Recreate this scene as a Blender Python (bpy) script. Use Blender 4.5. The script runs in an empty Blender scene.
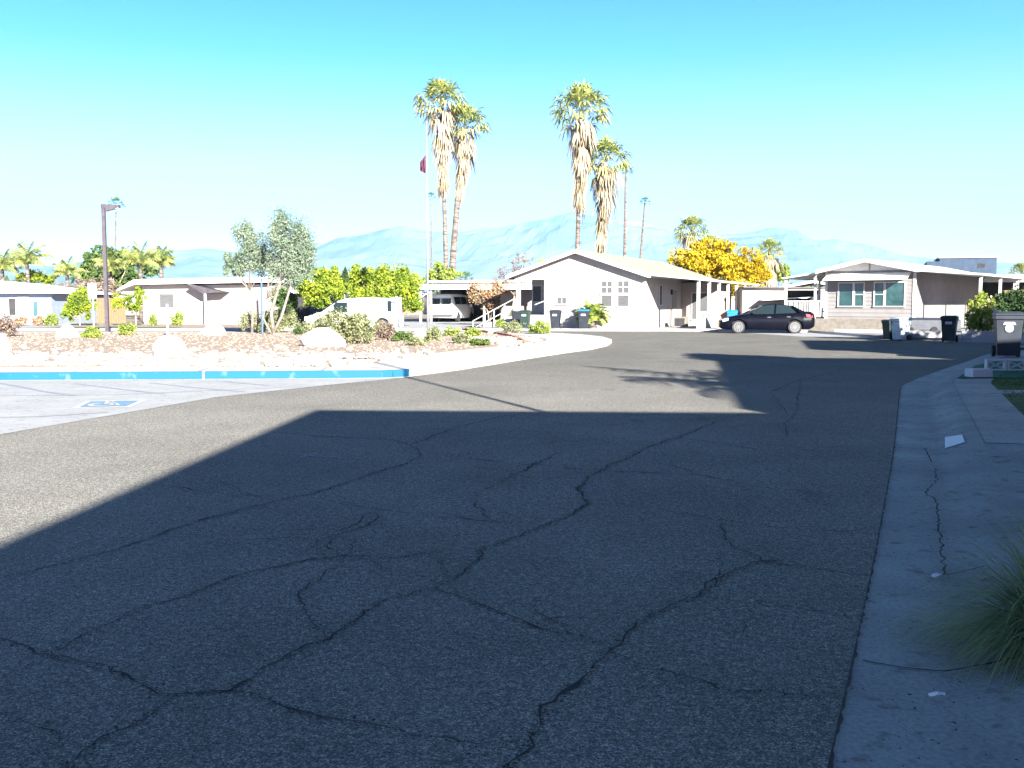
import bpy, math, random
import numpy as np
from mathutils import Vector, Matrix, noise
random.seed(7)
R = math.radians
sc = bpy.context.scene
COL = sc.collection
F = 1000.0; PIT = math.atan(81/1000.0); CH = 1.5
cp, sp = math.cos(PIT), math.sin(PIT)

def ray(px, py):
    u = (px-512)/F; v = (384-py)/F
    return (u, cp+v*sp, -sp+v*cp)
def G(px, py, z=0.0):                      # pixel -> point on the level z
    d = ray(px, py); t = (z-CH)/d[2]
    return (d[0]*t, d[1]*t)
def P(px, py, D):                          # pixel -> point at distance y = D
    d = ray(px, py); t = D/d[1]
    return (d[0]*t, D, CH+d[2]*t)
def XD(px, D, z=0.1):
    t = D*cp+(CH-z)*sp
    return (px-512)/F*t

SUNAZ = R(21.5); SUNEL = R(20)
SVEC = Vector((math.sin(SUNAZ)*math.cos(SUNEL), -math.cos(SUNAZ)*math.cos(SUNEL), math.sin(SUNEL)))

# ------------------------------------------------------------------ materials
def mat(name, c1, c2=None, scale=3.0, rough=0.85, bump=0.0, bscale=None, metal=0.0, spec=0.3, detail=6, mix=(0.35, 0.65),
        transl=0.0, island=0.0, stretch=None, emit=None):
    m = bpy.data.materials.new(name); m.use_nodes = True
    nt = m.node_tree; N = nt.nodes; L = nt.links
    b = N['Principled BSDF']
    b.inputs['Roughness'].default_value = rough; b.inputs['Metallic'].default_value = metal
    b.inputs['Specular IOR Level'].default_value = spec
    b.inputs['Base Color'].default_value = (*c1, 1)
    tc = N.new('ShaderNodeTexCoord')
    vec = tc.outputs['Object']
    if stretch:
        mp = N.new('ShaderNodeMapping'); mp.inputs['Scale'].default_value = stretch
        L.new(vec, mp.inputs['Vector']); vec = mp.outputs['Vector']
    colout = None
    if c2 is not None:
        nz = N.new('ShaderNodeTexNoise'); nz.inputs['Scale'].default_value = scale; nz.inputs['Detail'].default_value = detail
        L.new(vec, nz.inputs['Vector'])
        cr = N.new('ShaderNodeValToRGB'); cr.color_ramp.elements[0].position = mix[0]; cr.color_ramp.elements[1].position = mix[1]
        cr.color_ramp.elements[0].color = (*c1, 1); cr.color_ramp.elements[1].color = (*c2, 1)
        L.new(nz.outputs['Fac'], cr.inputs['Fac']); colout = cr.outputs['Color']
        if island > 0:
            ge = N.new('ShaderNodeNewGeometry')
            mr = N.new('ShaderNodeMapRange'); mr.inputs['To Min'].default_value = 1-island; mr.inputs['To Max'].default_value = 1+island
            L.new(ge.outputs['Random Per Island'], mr.inputs['Value'])
            mx = N.new('ShaderNodeVectorMath'); mx.operation = 'SCALE'
            L.new(colout, mx.inputs[0]); L.new(mr.outputs['Result'], mx.inputs['Scale']); colout = mx.outputs[0]
        L.new(colout, b.inputs['Base Color'])
    if bump > 0:
        n2 = N.new('ShaderNodeTexNoise'); n2.inputs['Scale'].default_value = bscale or scale*4; n2.inputs['Detail'].default_value = 5
        L.new(vec, n2.inputs['Vector'])
        bp = N.new('ShaderNodeBump'); bp.inputs['Strength'].default_value = bump; bp.inputs['Distance'].default_value = 0.02
        L.new(n2.outputs['Fac'], bp.inputs['Height']); L.new(bp.outputs['Normal'], b.inputs['Normal'])
    if transl > 0:
        tr = N.new('ShaderNodeBsdfTranslucent'); tr.inputs['Color'].default_value = (*c1, 1)
        if colout is not None: L.new(colout, tr.inputs['Color'])
        ms = N.new('ShaderNodeMixShader'); ms.inputs['Fac'].default_value = transl
        L.new(b.outputs['BSDF'], ms.inputs[1]); L.new(tr.outputs['BSDF'], ms.inputs[2])
        L.new(ms.outputs['Shader'], N['Material Output'].inputs['Surface'])
    return m

def asphalt_mat():
    m = bpy.data.materials.new('asphalt'); m.use_nodes = True
    nt = m.node_tree; N = nt.nodes; L = nt.links; b = N['Principled BSDF']
    b.inputs['Roughness'].default_value = 0.9; b.inputs['Specular IOR Level'].default_value = 0.22
    tc = N.new('ShaderNodeTexCoord')
    v1 = N.new('ShaderNodeTexVoronoi'); v1.inputs['Scale'].default_value = 165
    L.new(tc.outputs['Object'], v1.inputs['Vector'])
    sep = N.new('ShaderNodeSeparateColor'); L.new(v1.outputs['Color'], sep.inputs['Color'])
    cr = N.new('ShaderNodeValToRGB'); e = cr.color_ramp.elements
    e[0].position = 0.0; e[0].color = (.064, .06, .056, 1)
    e[1].position = 1.0; e[1].color = (.48, .46, .40, 1)
    a = cr.color_ramp.elements.new(.45); a.color = (.156, .148, .132, 1)
    a = cr.color_ramp.elements.new(.80); a.color = (.245, .23, .195, 1)
    L.new(sep.outputs['Red'], cr.inputs['Fac'])
    n1 = N.new('ShaderNodeTexNoise'); n1.inputs['Scale'].default_value = 0.5; n1.inputs['Detail'].default_value = 8; n1.inputs['Roughness'].default_value = .62
    L.new(tc.outputs['Object'], n1.inputs['Vector'])
    mr = N.new('ShaderNodeMapRange'); mr.inputs['From Min'].default_value = .3; mr.inputs['From Max'].default_value = .7
    mr.inputs['To Min'].default_value = .80; mr.inputs['To Max'].default_value = 1.2
    L.new(n1.outputs['Fac'], mr.inputs['Value'])
    n3 = N.new('ShaderNodeTexNoise'); n3.inputs['Scale'].default_value = 26; n3.inputs['Detail'].default_value = 4
    L.new(tc.outputs['Object'], n3.inputs['Vector'])
    mr3 = N.new('ShaderNodeMapRange'); mr3.inputs['From Min'].default_value = .3; mr3.inputs['From Max'].default_value = .7
    mr3.inputs['To Min'].default_value = .72; mr3.inputs['To Max'].default_value = 1.28
    L.new(n3.outputs['Fac'], mr3.inputs['Value'])
    mu = N.new('ShaderNodeMath'); mu.operation = 'MULTIPLY'; L.new(mr.outputs[0], mu.inputs[0]); L.new(mr3.outputs[0], mu.inputs[1])
    sc_ = N.new('ShaderNodeVectorMath'); sc_.operation = 'SCALE'
    L.new(cr.outputs['Color'], sc_.inputs[0]); L.new(mu.outputs[0], sc_.inputs['Scale'])
    # faint tyre / oil staining: dark blotches
    n4 = N.new('ShaderNodeTexNoise'); n4.inputs['Scale'].default_value = 1.1; n4.inputs['Detail'].default_value = 3
    mp = N.new('ShaderNodeMapping'); mp.inputs['Location'].default_value = (4.2, 1.7, 0); mp.inputs['Scale'].default_value = (1, .55, 1)
    L.new(tc.outputs['Object'], mp.inputs['Vector']); L.new(mp.outputs[0], n4.inputs['Vector'])
    c4 = N.new('ShaderNodeValToRGB'); c4.color_ramp.elements[0].position = .66; c4.color_ramp.elements[1].position = .76
    c4.color_ramp.elements[0].color = (1, 1, 1, 1); c4.color_ramp.elements[1].color = (.62, .62, .63, 1)
    L.new(n4.outputs['Fac'], c4.inputs['Fac'])
    mm = N.new('ShaderNodeVectorMath'); mm.operation = 'MULTIPLY'; L.new(sc_.outputs[0], mm.inputs[0]); L.new(c4.outputs[0], mm.inputs[1])
    # gradually darker towards the far end, transition broken up by noise
    spx = N.new('ShaderNodeSeparateXYZ'); L.new(tc.outputs['Object'], spx.inputs[0])
    nd = N.new('ShaderNodeMath'); nd.operation = 'MULTIPLY_ADD'; nd.inputs[1].default_value = 9; L.new(n1.outputs['Fac'], nd.inputs[0]); L.new(spx.outputs['Y'], nd.inputs[2])
    md = N.new('ShaderNodeMapRange'); md.inputs['From Min'].default_value = 17; md.inputs['From Max'].default_value = 30; md.inputs['To Min'].default_value = 1.06; md.inputs['To Max'].default_value = .70
    L.new(nd.outputs[0], md.inputs['Value'])
    m5 = N.new('ShaderNodeVectorMath'); m5.operation = 'SCALE'; L.new(mm.outputs[0], m5.inputs[0]); L.new(md.outputs[0], m5.inputs['Scale'])
    L.new(m5.outputs[0], b.inputs['Base Color'])
    bp = N.new('ShaderNodeBump'); bp.inputs['Strength'].default_value = .6; bp.inputs['Distance'].default_value = .006
    ad = N.new('ShaderNodeMath'); ad.operation = 'ADD'; L.new(v1.outputs['Distance'], ad.inputs[0]); L.new(n3.outputs['Fac'], ad.inputs[1])
    L.new(ad.outputs[0], bp.inputs['Height']); L.new(bp.outputs['Normal'], b.inputs['Normal'])
    return m

def concrete_mat(name, c1, c2, stain=.75):
    m = mat(name, c1, c2, scale=1.3, rough=.9, bump=.25, bscale=70, spec=.2, detail=9)
    nt = m.node_tree; N = nt.nodes; L = nt.links; b = N['Principled BSDF']
    src = b.inputs['Base Color'].links[0].from_socket
    tc = [n for n in N if n.type == 'TEX_COORD'][0]
    n = N.new('ShaderNodeTexNoise'); n.inputs['Scale'].default_value = 45; n.inputs['Detail'].default_value = 5
    L.new(tc.outputs['Object'], n.inputs['Vector'])
    cr = N.new('ShaderNodeValToRGB'); cr.color_ramp.elements[0].position = .3; cr.color_ramp.elements[1].position = .6
    cr.color_ramp.elements[0].color = (stain, stain, stain, 1); cr.color_ramp.elements[1].color = (1.05, 1.05, 1.05, 1)
    L.new(n.outputs['Fac'], cr.inputs['Fac'])
    n5 = N.new('ShaderNodeTexNoise'); n5.inputs['Scale'].default_value = 9; n5.inputs['Detail'].default_value = 8
    L.new(tc.outputs['Object'], n5.inputs['Vector'])
    c5 = N.new('ShaderNodeValToRGB'); c5.color_ramp.elements[0].position = .30; c5.color_ramp.elements[1].position = .42
    c5.color_ramp.elements[0].color = (.6, .58, .55, 1); c5.color_ramp.elements[1].color = (1, 1, 1, 1)
    L.new(n5.outputs['Fac'], c5.inputs['Fac'])
    mm = N.new('ShaderNodeVectorMath'); mm.operation = 'MULTIPLY'; L.new(src, mm.inputs[0]); L.new(cr.outputs[0], mm.inputs[1])
    m2 = N.new('ShaderNodeVectorMath'); m2.operation = 'MULTIPLY'; L.new(mm.outputs[0], m2.inputs[0]); L.new(c5.outputs[0], m2.inputs[1])
    L.new(m2.outputs[0], b.inputs['Base Color'])
    return m

M = {}
M['asphalt'] = asphalt_mat()
M['crack'] = mat('crack', (.018, .018, .018), (.04, .038, .034), 20)
M['concrete'] = concrete_mat('concrete', (.33, .325, .31), (.42, .41, .39), .8)
M['gutter'] = concrete_mat('gutter_concrete', (.26, .26, .255), (.36, .36, .35))
M['pale_concrete'] = concrete_mat('pale_concrete', (.285, .29, .295), (.33, .335, .34), .88)
M['white_concrete'] = concrete_mat('white_concrete', (.37, .365, .35), (.47, .46, .44), .9)
M['dirt'] = mat('dirt', (.20, .16, .12), (.29, .24, .19), 3, bump=.4, bscale=30)
M['gravel'] = mat('gravel_ground', (.23, .165, .125), (.37, .295, .235), 22, bump=.9, bscale=60, detail=8)
M['plain'] = mat('plain', (.16, .14, .09), (.26, .22, .15), .01)
M['rock'] = mat('rock', (.20, .17, .15), (.42, .38, .34), 1.6, bump=.3, bscale=18, island=.45, detail=5)
M['boulder'] = mat('boulder', (.30, .28, .26), (.46, .44, .41), 3, bump=.7, bscale=9)
M['lawn'] = mat('lawn', (.045, .085, .02), (.08, .13, .03), 14, bump=.8, bscale=90)
M['turf'] = mat('turf', (.008, .09, .045), (.012, .13, .065), 40, bump=.5, bscale=200)
M['grass'] = mat('grass_blade', (.18, .24, .09), (.34, .40, .19), 5, island=.35, transl=.3)
M['grass_dark'] = mat('grass_dark', (.07, .12, .035), (.12, .17, .05), 5, island=.3, transl=.2)
M['blue_paint'] = mat('blue_paint', (.004, .085, .20), (.20, .26, .30), 4, rough=.7, bump=.2, bscale=30, mix=(.58, .9))
M['faded_blue'] = mat('faded_blue', (.10, .19, .29), (.15, .24, .32), 9)
M['faded_line'] = mat('faded_line', (.17, .20, .28), (.26, .27, .30), 5, mix=(.3, .7))
M['white_paint'] = mat('white_paint', (.50, .50, .49), (.42, .42, .41), 6, rough=.6)
M['white_wall'] = mat('white_wall', (.37, .345, .325), (.42, .39, .37), 2, rough=.75)
M['cream_wall'] = mat('cream_wall', (.24, .205, .185), (.28, .245, .22), 2, rough=.8)
M['beige_wall'] = mat('beige_wall', (.26, .22, .19), (.32, .27, .24), 2, rough=.8)
M['pale_blue_wall'] = mat('pale_blue_wall', (.22, .26, .33), (.26, .30, .36), 2, rough=.8)
M['siding'] = mat('siding', (.185, .177, .176), (.215, .205, .203), 2, rough=.7)
M['side_siding'] = mat('side_siding', (.17, .155, .15), (.20, .185, .18), 2, rough=.7)
M['roof_tan'] = mat('roof_tan', (.25, .195, .16), (.33, .265, .22), 8, bump=.5, bscale=25)
M['roof_white'] = mat('roof_white', (.70, .70, .68), (.78, .78, .76), 2, rough=.5)
M['roof_grey'] = mat('roof_grey', (.40, .42, .45), (.50, .52, .55), 4, bump=.3, bscale=20)
M['blue_grey'] = mat('blue_grey', (.030, .050, .08), (.042, .065, .10), 3)
M['glass'] = mat('glass', (.03, .10, .11), rough=.06, spec=.9)
M['teal_glass'] = mat('teal_glass', (.012, .045, .05), (.03, .078, .075), 2.5, rough=.12, spec=.6)
M['car_glass'] = mat('car_glass', (.012, .02, .022), rough=.05, spec=.9)
M['blind'] = mat('blind', (.06, .06, .065), (.10, .10, .10), 3, stretch=(1, 1, 30))
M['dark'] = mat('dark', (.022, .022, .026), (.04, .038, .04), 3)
M['dark_door'] = mat('dark_door', (.03, .03, .05), rough=.5)
M['grey_metal'] = mat('grey_metal', (.20, .19, .19), (.27, .26, .25), 6, rough=.5, metal=.3)
M['brown_metal'] = mat('brown_metal', (.06, .053, .062), (.085, .075, .085), 6, rough=.5, metal=.2)
M['blue_pole'] = mat('blue_pole', (.05, .09, .16), rough=.5)
M['steel'] = mat('steel', (.25, .25, .26), (.32, .32, .33), 3, rough=.4, metal=.3)
M['navy'] = mat('navy_paint', (.002, .0025, .006), (.003, .0035, .008), 1, rough=.3, spec=.10)
M['silver'] = mat('silver_paint', (.62, .63, .64), rough=.3, spec=.6)
M['van_white'] = mat('van_white', (.75, .75, .75), rough=.3, spec=.6)
M['tyre'] = mat('tyre', (.02, .02, .02), (.03, .03, .03), 9)
M['rim'] = mat('rim', (.15, .15, .155), rough=.4, metal=.6)
M['red_lamp'] = mat('red_lamp', (.55, .02, .02), rough=.2, spec=.6)
M['clear_lamp'] = mat('clear_lamp', (.7, .7, .72), rough=.1, spec=.8)
M['bin_green'] = mat('bin_green', (.010, .024, .022), (.016, .034, .03), 4, rough=.5)
M['bin_grey'] = mat('bin_grey', (.022, .027, .038), (.03, .036, .047), 4, rough=.5)
M['bin_black'] = mat('bin_black', (.014, .016, .024), (.022, .025, .034), 4, rough=.5)
M['bin_blue'] = mat('bin_blue', (.01, .14, .42), (.015, .18, .5), 4, rough=.5)
M['bin_pale'] = mat('bin_pale', (.34, .40, .44), (.42, .48, .52), 4, rough=.5)
M['wood'] = mat('wood', (.14, .085, .045), (.20, .13, .075), 4, stretch=(8, 8, 1))
M['brick'] = mat('brick', (.30, .10, .07), (.42, .17, .12), 12, bump=.4)
M['terracotta'] = mat('terracotta', (.42, .22, .14), (.5, .28, .18), 6)
M['block'] = mat('block', (.145, .13, .11), (.20, .18, .155), 6, bump=.4, bscale=20)
M['flag_red'] = mat('flag_red', (.07, .022, .04), (.11, .035, .06), 5)
M['bark'] = mat('bark', (.20, .15, .11), (.36, .29, .23), 9, bump=.8, bscale=20, stretch=(1, 1, .4))
M['pale_bark'] = mat('pale_bark', (.13, .11, .09), (.24, .21, .18), 6, bump=.5, bscale=18)
M['palm_bark'] = mat('palm_bark', (.035, .028, .025), (.20, .165, .14), 2.4, bump=1.0, bscale=6, stretch=(1, 1, 4))
M['palm_green'] = mat('palm_green', (.11, .16, .05), (.30, .32, .09), 1.2, island=.4, transl=.25)
M['palm_yellow'] = mat('palm_yellow', (.40, .36, .12), (.32, .32, .09), 1.2, island=.3, transl=.25)
M['palm_dead'] = mat('palm_dead', (.22, .175, .11), (.42, .37, .26), 1.2, island=.4, transl=.15)
M['far_palm'] = mat('far_palm', (.035, .09, .045), (.08, .15, .06), 1.2, island=.4, transl=.2)
M['leaf_citrus'] = mat('leaf_citrus', (.11, .175, .015), (.30, .36, .03), .9, island=.45, transl=.3)
M['leaf_yellow'] = mat('leaf_yellow', (.33, .22, .008), (.50, .39, .014), .7, island=.35, transl=.3)
M['leaf_olive'] = mat('leaf_olive', (.10, .15, .10), (.24, .30, .21), .8, island=.45, transl=.25)
M['leaf_green'] = mat('leaf_green', (.04, .085, .02), (.11, .16, .035), .8, island=.45, transl=.25)
M['leaf_dark'] = mat('leaf_dark', (.018, .045, .014), (.05, .085, .022), .8, island=.4, transl=.2)
M['leaf_orange'] = mat('leaf_orange', (.25, .14, .08), (.36, .27, .16), .9, island=.4, transl=.25)
M['leaf_tan'] = mat('leaf_tan', (.13, .095, .075), (.24, .18, .14), 1.2, island=.4, transl=.2)
M['leaf_sage'] = mat('leaf_sage', (.12, .14, .06), (.26, .27, .14), 2.5, island=.4, transl=.2)
M['leaf_lime'] = mat('leaf_lime', (.14, .20, .03), (.26, .31, .06), 2.5, island=.4, transl=.25)
M['flower'] = mat('flower', (.6, .5, .42), (.7, .6, .3), 5, transl=.2)
M['far_tree'] = mat('far_tree', (.05, .08, .035), (.13, .15, .06), .12, island=.3, transl=.2)
M['mountain'] = mat('mountain', (.11, .13, .135), (.17, .185, .19), .0016, rough=1, detail=10, spec=0)
M['snow'] = mat('snow', (.12, .14, .15), (.28, .30, .32), .0011, rough=1, detail=10, spec=0, mix=(.50, .60))
M['bright_paper'] = mat('bright_paper', (.8, .8, .8), (.75, .76, .78), 30)
M['chalk'] = mat('chalk', (.36, .37, .40), (.22, .22, .24), 30)
M['trailer_grey'] = mat('trailer_grey', (.075, .08, .095), (.10, .105, .12), 4)
M['litter'] = mat('litter', (.55, .56, .58), (.5, .52, .55), 30)

# ------------------------------------------------------------------ mesh builder
class MB:
    def __init__(s): s.v = []; s.f = []
    def add(s, vs, fs):
        o = len(s.v); s.v += [tuple(v) for v in vs]; s.f += [tuple(i+o for i in f) for f in fs]; return s
    def box(s, x0, x1, y0, y1, z0, z1, mtx=None):
        vs = [Vector(p) for p in ((x0,y0,z0),(x1,y0,z0),(x1,y1,z0),(x0,y1,z0),(x0,y0,z1),(x1,y0,z1),(x1,y1,z1),(x0,y1,z1))]
        if mtx is not None: vs = [mtx @ v for v in vs]
        return s.add(vs, [(0,3,2,1),(4,5,6,7),(0,1,5,4),(1,2,6,5),(2,3,7,6),(3,0,4,7)])
    def prism(s, poly, z0, z1):            # poly CCW in xy
        n = len(poly)
        vs = [(x, y, z0) for x, y in poly]+[(x, y, z1) for x, y in poly]
        return s.add(vs, [tuple(range(n-1, -1, -1)), tuple(range(n, 2*n))]+[(i, (i+1) % n, n+(i+1) % n, n+i) for i in range(n)])
    def sheet(s, poly, z):
        return s.add([(x, y, z) for x, y in poly], [tuple(range(len(poly)))])
    def tube(s, path, rad, n=8, cap=True):
        path = [Vector(p) for p in path]
        if not isinstance(rad, (list, tuple)): rad = [rad]*len(path)
        rings = []
        for i, p in enumerate(path):
            a = path[max(i-1, 0)]; b = path[min(i+1, len(path)-1)]
            d = (b-a).normalized() if (b-a).length > 1e-9 else Vector((0, 0, 1))
            ref = Vector((1, 0, 0)) if abs(d.x) < .8 else Vector((0, 1, 0))
            u = d.cross(ref).normalized(); w = d.cross(u)
            rings.append([p+(u*math.cos(2*math.pi*k/n)+w*math.sin(2*math.pi*k/n))*rad[i] for k in range(n)])
        return s.loft(rings, cap)
    def loft(s, rings, cap=True):
        n = len(rings[0]); vs = [p for r in rings for p in r]; fs = []
        for i in range(len(rings)-1):
            for k in range(n):
                fs.append((i*n+k, i*n+(k+1) % n, (i+1)*n+(k+1) % n, (i+1)*n+k))
        if cap:
            fs.append(tuple(range(n-1, -1, -1))); fs.append(tuple((len(rings)-1)*n+k for k in range(n)))
        return s.add(vs, fs)
    def build(s, name, m, parent=None, smooth=False, label=None, bevel=0):
        me = bpy.data.meshes.new(name); me.from_pydata(s.v, [], s.f); me.update()
        me.materials.append(m if not isinstance(m, str) else M[m])
        if smooth: me.polygons.foreach_set('use_smooth', [True]*len(me.polygons))
        o = bpy.data.objects.new(name, me); COL.objects.link(o)
        if parent is not None: o.parent = parent
        if label: o['label'] = label
        if bevel:
            b = o.modifiers.new('b', 'BEVEL'); b.width = bevel; b.segments = 2; b.limit_method = 'ANGLE'
        return o

def tag(o, label, cat, group=None):
    o['label'] = label; o['category'] = cat
    if group: o['group'] = group
    return o
def struct(o, kind='structure'): o['kind'] = kind; return o
def thing(name, label, cat, loc=(0, 0, 0), rz=0, group=None):
    o = bpy.data.objects.new(name, None); COL.objects.link(o)
    o.location = loc; o.rotation_euler = (0, 0, rz); o.empty_display_size = .3
    return tag(o, label, cat, group)
def copy_tree(o, parent=None):
    c = o.copy(); COL.objects.link(c)
    if parent is not None: c.parent = parent
    for ch in o.children: copy_tree(ch, c)
    return c
def dup(root, loc, rz, label, group=None, scale=None):
    c = copy_tree(root); c.location = loc; c.rotation_euler = (0, 0, rz); c['label'] = label
    if group: c['group'] = group
    if scale: c.scale = (scale,)*3
    return c

# ------------------------------------------------------------------ foliage
def leaf_mesh(name, pts, sizes, m, parent=None, aspect=.55, dirs=None, rs=None):
    n = len(pts); rs = rs or np.random.RandomState(1)
    a = rs.normal(size=(n, 3)) if dirs is None else dirs
    a /= np.linalg.norm(a, axis=1)[:, None]
    b = rs.normal(size=(n, 3)); b -= (b*a).sum(1)[:, None]*a; b /= np.linalg.norm(b, axis=1)[:, None]
    s = sizes[:, None]
    v = np.empty((n, 4, 3)); v[:, 0] = pts-a*s; v[:, 1] = pts+b*s*aspect; v[:, 2] = pts+a*s; v[:, 3] = pts-b*s*aspect
    me = bpy.data.meshes.new(name)
    me.vertices.add(n*4); me.vertices.foreach_set('co', v.reshape(-1))
    me.loops.add(n*4); me.loops.foreach_set('vertex_index', np.arange(n*4))
    me.polygons.add(n); me.polygons.foreach_set('loop_start', np.arange(0, n*4, 4)); me.polygons.foreach_set('loop_total', np.full(n, 4))
    me.update(calc_edges=True); me.validate()
    me.materials.append(M[m] if isinstance(m, str) else m)
    o = bpy.data.objects.new(name, me); COL.objects.link(o)
    if parent is not None: o.parent = parent
    return o
def blob_pts(blobs, n, clumps, rs, spread=.28):
    out = []
    vol = np.array([b[3]*b[4]*b[5] for b in blobs]); vol = vol**.8; vol /= vol.sum()
    for b, w in zip(blobs, vol):
        nc = max(6, int(clumps*w)); m = max(30, int(n*w))
        d = rs.normal(size=(nc, 3)); d /= np.linalg.norm(d, axis=1)[:, None]
        r = rs.uniform(.25, 1.0, nc)**.55*rs.uniform(.82, 1.12, nc)
        cc = d*r[:, None]
        sz = rs.uniform(.55, 1.3, nc)
        idx = rs.randint(0, nc, m)
        off = rs.normal(size=(m, 3)); off /= np.linalg.norm(off, axis=1)[:, None]
        off *= (rs.uniform(0, 1, m)**.5*spread*1.35*sz[idx])[:, None]
        p = (cc[idx]+off)*np.array(b[3:6])+np.array(b[:3])
        out.append(p)
    return np.concatenate(out)
def tree(name, label, cat, loc, blobs, n, leaf, m, seed, trunk=None, bark='bark', clumps=70, group=None, limbs=True, spread=.28, aspect=.55):
    rs = np.random.RandomState(seed)
    t = thing(name, label, cat, loc, 0, group)
    pts = blob_pts(blobs, n, clumps, rs, spread)
    pts = pts[pts[:, 2] > .03]
    leaf_mesh('crown' if trunk else 'foliage', pts, leaf*rs.uniform(.6, 1.3, len(pts)), m, t, aspect=aspect, rs=rs)
    if trunk:
        mb = MB()
        for path, r0, r1 in trunk:
            k = len(path); mb.tube(path, [r0+(r1-r0)*i/(k-1) for i in range(k)], 8)
        if limbs:
            for path, r0, r1 in trunk[:4]:
                top = Vector(path[-1])
                for b in blobs:
                    for q in range(3):
                        d = rs.normal(size=3); d /= np.linalg.norm(d)
                        e = Vector((b[0]+d[0]*b[3]*.7, b[1]+d[1]*b[4]*.7, b[2]+d[2]*b[5]*.6))
                        mid = top.lerp(e, .5)+Vector((0, 0, -.1*b[5]))
                        mb.tube([top, mid, e], [r1*.6, r1*.3, r1*.1], 5)
        mb.build('trunk', bark, t, smooth=True)
    else:
        mb = MB()
        for q in range(9):
            b = blobs[q % len(blobs)]
            d = rs.normal(size=3); d /= np.linalg.norm(d)
            mb.tube([(b[0]*.3, b[1]*.3, 0), (b[0]+d[0]*b[3]*.3, b[1]+d[1]*b[4]*.3, b[2]*.6), (b[0]+d[0]*b[3]*.7, b[1]+d[1]*b[4]*.7, b[2]+abs(d[2])*b[5]*.5)], [.02, .015, .006], 5)
        mb.build('stem', bark, t)
    return t

def fan_leaf(mb, base, d, pet, rad, rng, nseg=11, droop=.35, closed=1.0):
    d = d.normalized(); base = Vector(base)
    up = Vector((0, 0, 1)); side = d.cross(up)
    if side.length < .1: side = Vector((1, 0, 0))
    side.normalize(); nrm = side.cross(d).normalized()
    tip = base+d*pet+Vector((0, 0, -.08*pet))
    w = .02
    mb.add([base-side*w, base+side*w, tip+side*w, tip-side*w], [(0, 1, 2, 3)])
    for k in range(nseg):
        a = (k/(nseg-1)-.5)*R(210)*closed+rng.uniform(-.05, .05)
        dd = d*math.cos(a)+side*math.sin(a)
        L = rad*(1-.22*abs(a)/1.8)*rng.uniform(.85, 1.1)
        pd = (side*math.cos(a)-d*math.sin(a))
        ww = rad*.085
        m1 = tip+dd*L*.55+nrm*(.05*rad*(1 if k % 2 else -1)); e = tip+dd*L+Vector((0, 0, -droop*L*rng.uniform(.4, 1.2)))
        mb.add([tip, m1-pd*ww, m1+pd*ww], [(0, 2, 1)]); mb.add([m1-pd*ww, m1+pd*ww, e+pd*ww*.15, e-pd*ww*.15], [(0, 1, 2, 3)])
def fan_palm(label, loc, h, lean=(0, 0), crown=2.1, skirt=5.0, r0=.23, r1=.16, ng=50, nd=150, seed=1, mg='palm_green', group=None, skw=1.0, yellow=14):
    rng = random.Random(seed); t = thing('fan_palm', label, 'palm tree', loc, 0, group)
    path = []; rad = []
    k = 26
    for i in range(k):
        u = i/(k-1); path.append((lean[0]*u**1.4, lean[1]*u**1.4, (h-.4)*u)); rad.append((r0*(1-u)+r1*u)*(1+.07*(i % 2))*(1.35 if i == 0 else 1))
    MB().tube(path, rad, 10).build('trunk', 'palm_bark', t, smooth=True)
    top = Vector((lean[0], lean[1], h-.4))
    mb = MB(); my = MB()
    for i in range(ng):
        u = i/ng; el = R(85-100*u**.9)+rng.uniform(-.12, .12); az = i*2.39996
        d = Vector((math.cos(az)*math.cos(el), math.sin(az)*math.cos(el), math.sin(el)))
        fan_leaf(mb if i < ng-yellow or rng.random() < .4 else my, top+d*.15, d, crown*.62*rng.uniform(.8, 1.15), crown*.42, rng, nseg=9, droop=.35+.4*u)
    mb.build('crown', mg, t)
    if my.v: my.build('yellowing_fronds', 'palm_yellow', t)
    if skirt > 0:
        ms = MB()
        for i in range(nd):
            u = rng.random()**.8; z = h-.15-skirt*u*(.85+.12*math.sin(i*1.7))
            uu = (z)/(h-.4); c = Vector((lean[0]*uu**1.4, lean[1]*uu**1.4, z))
            az = rng.uniform(0, 6.283); el = R(-22-58*min(1, u*1.8))+rng.uniform(-.2, .2)
            d = Vector((math.cos(az)*math.cos(el), math.sin(az)*math.cos(el), math.sin(el)))
            s = (1.05-.42*u)*skw*rng.uniform(.55, 1.3)
            fan_leaf(ms, c, d, .55*s, .85*s, rng, nseg=6, droop=1.0, closed=.35)
        ms.build('dead_fronds', 'palm_dead', t)
    return t
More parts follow.
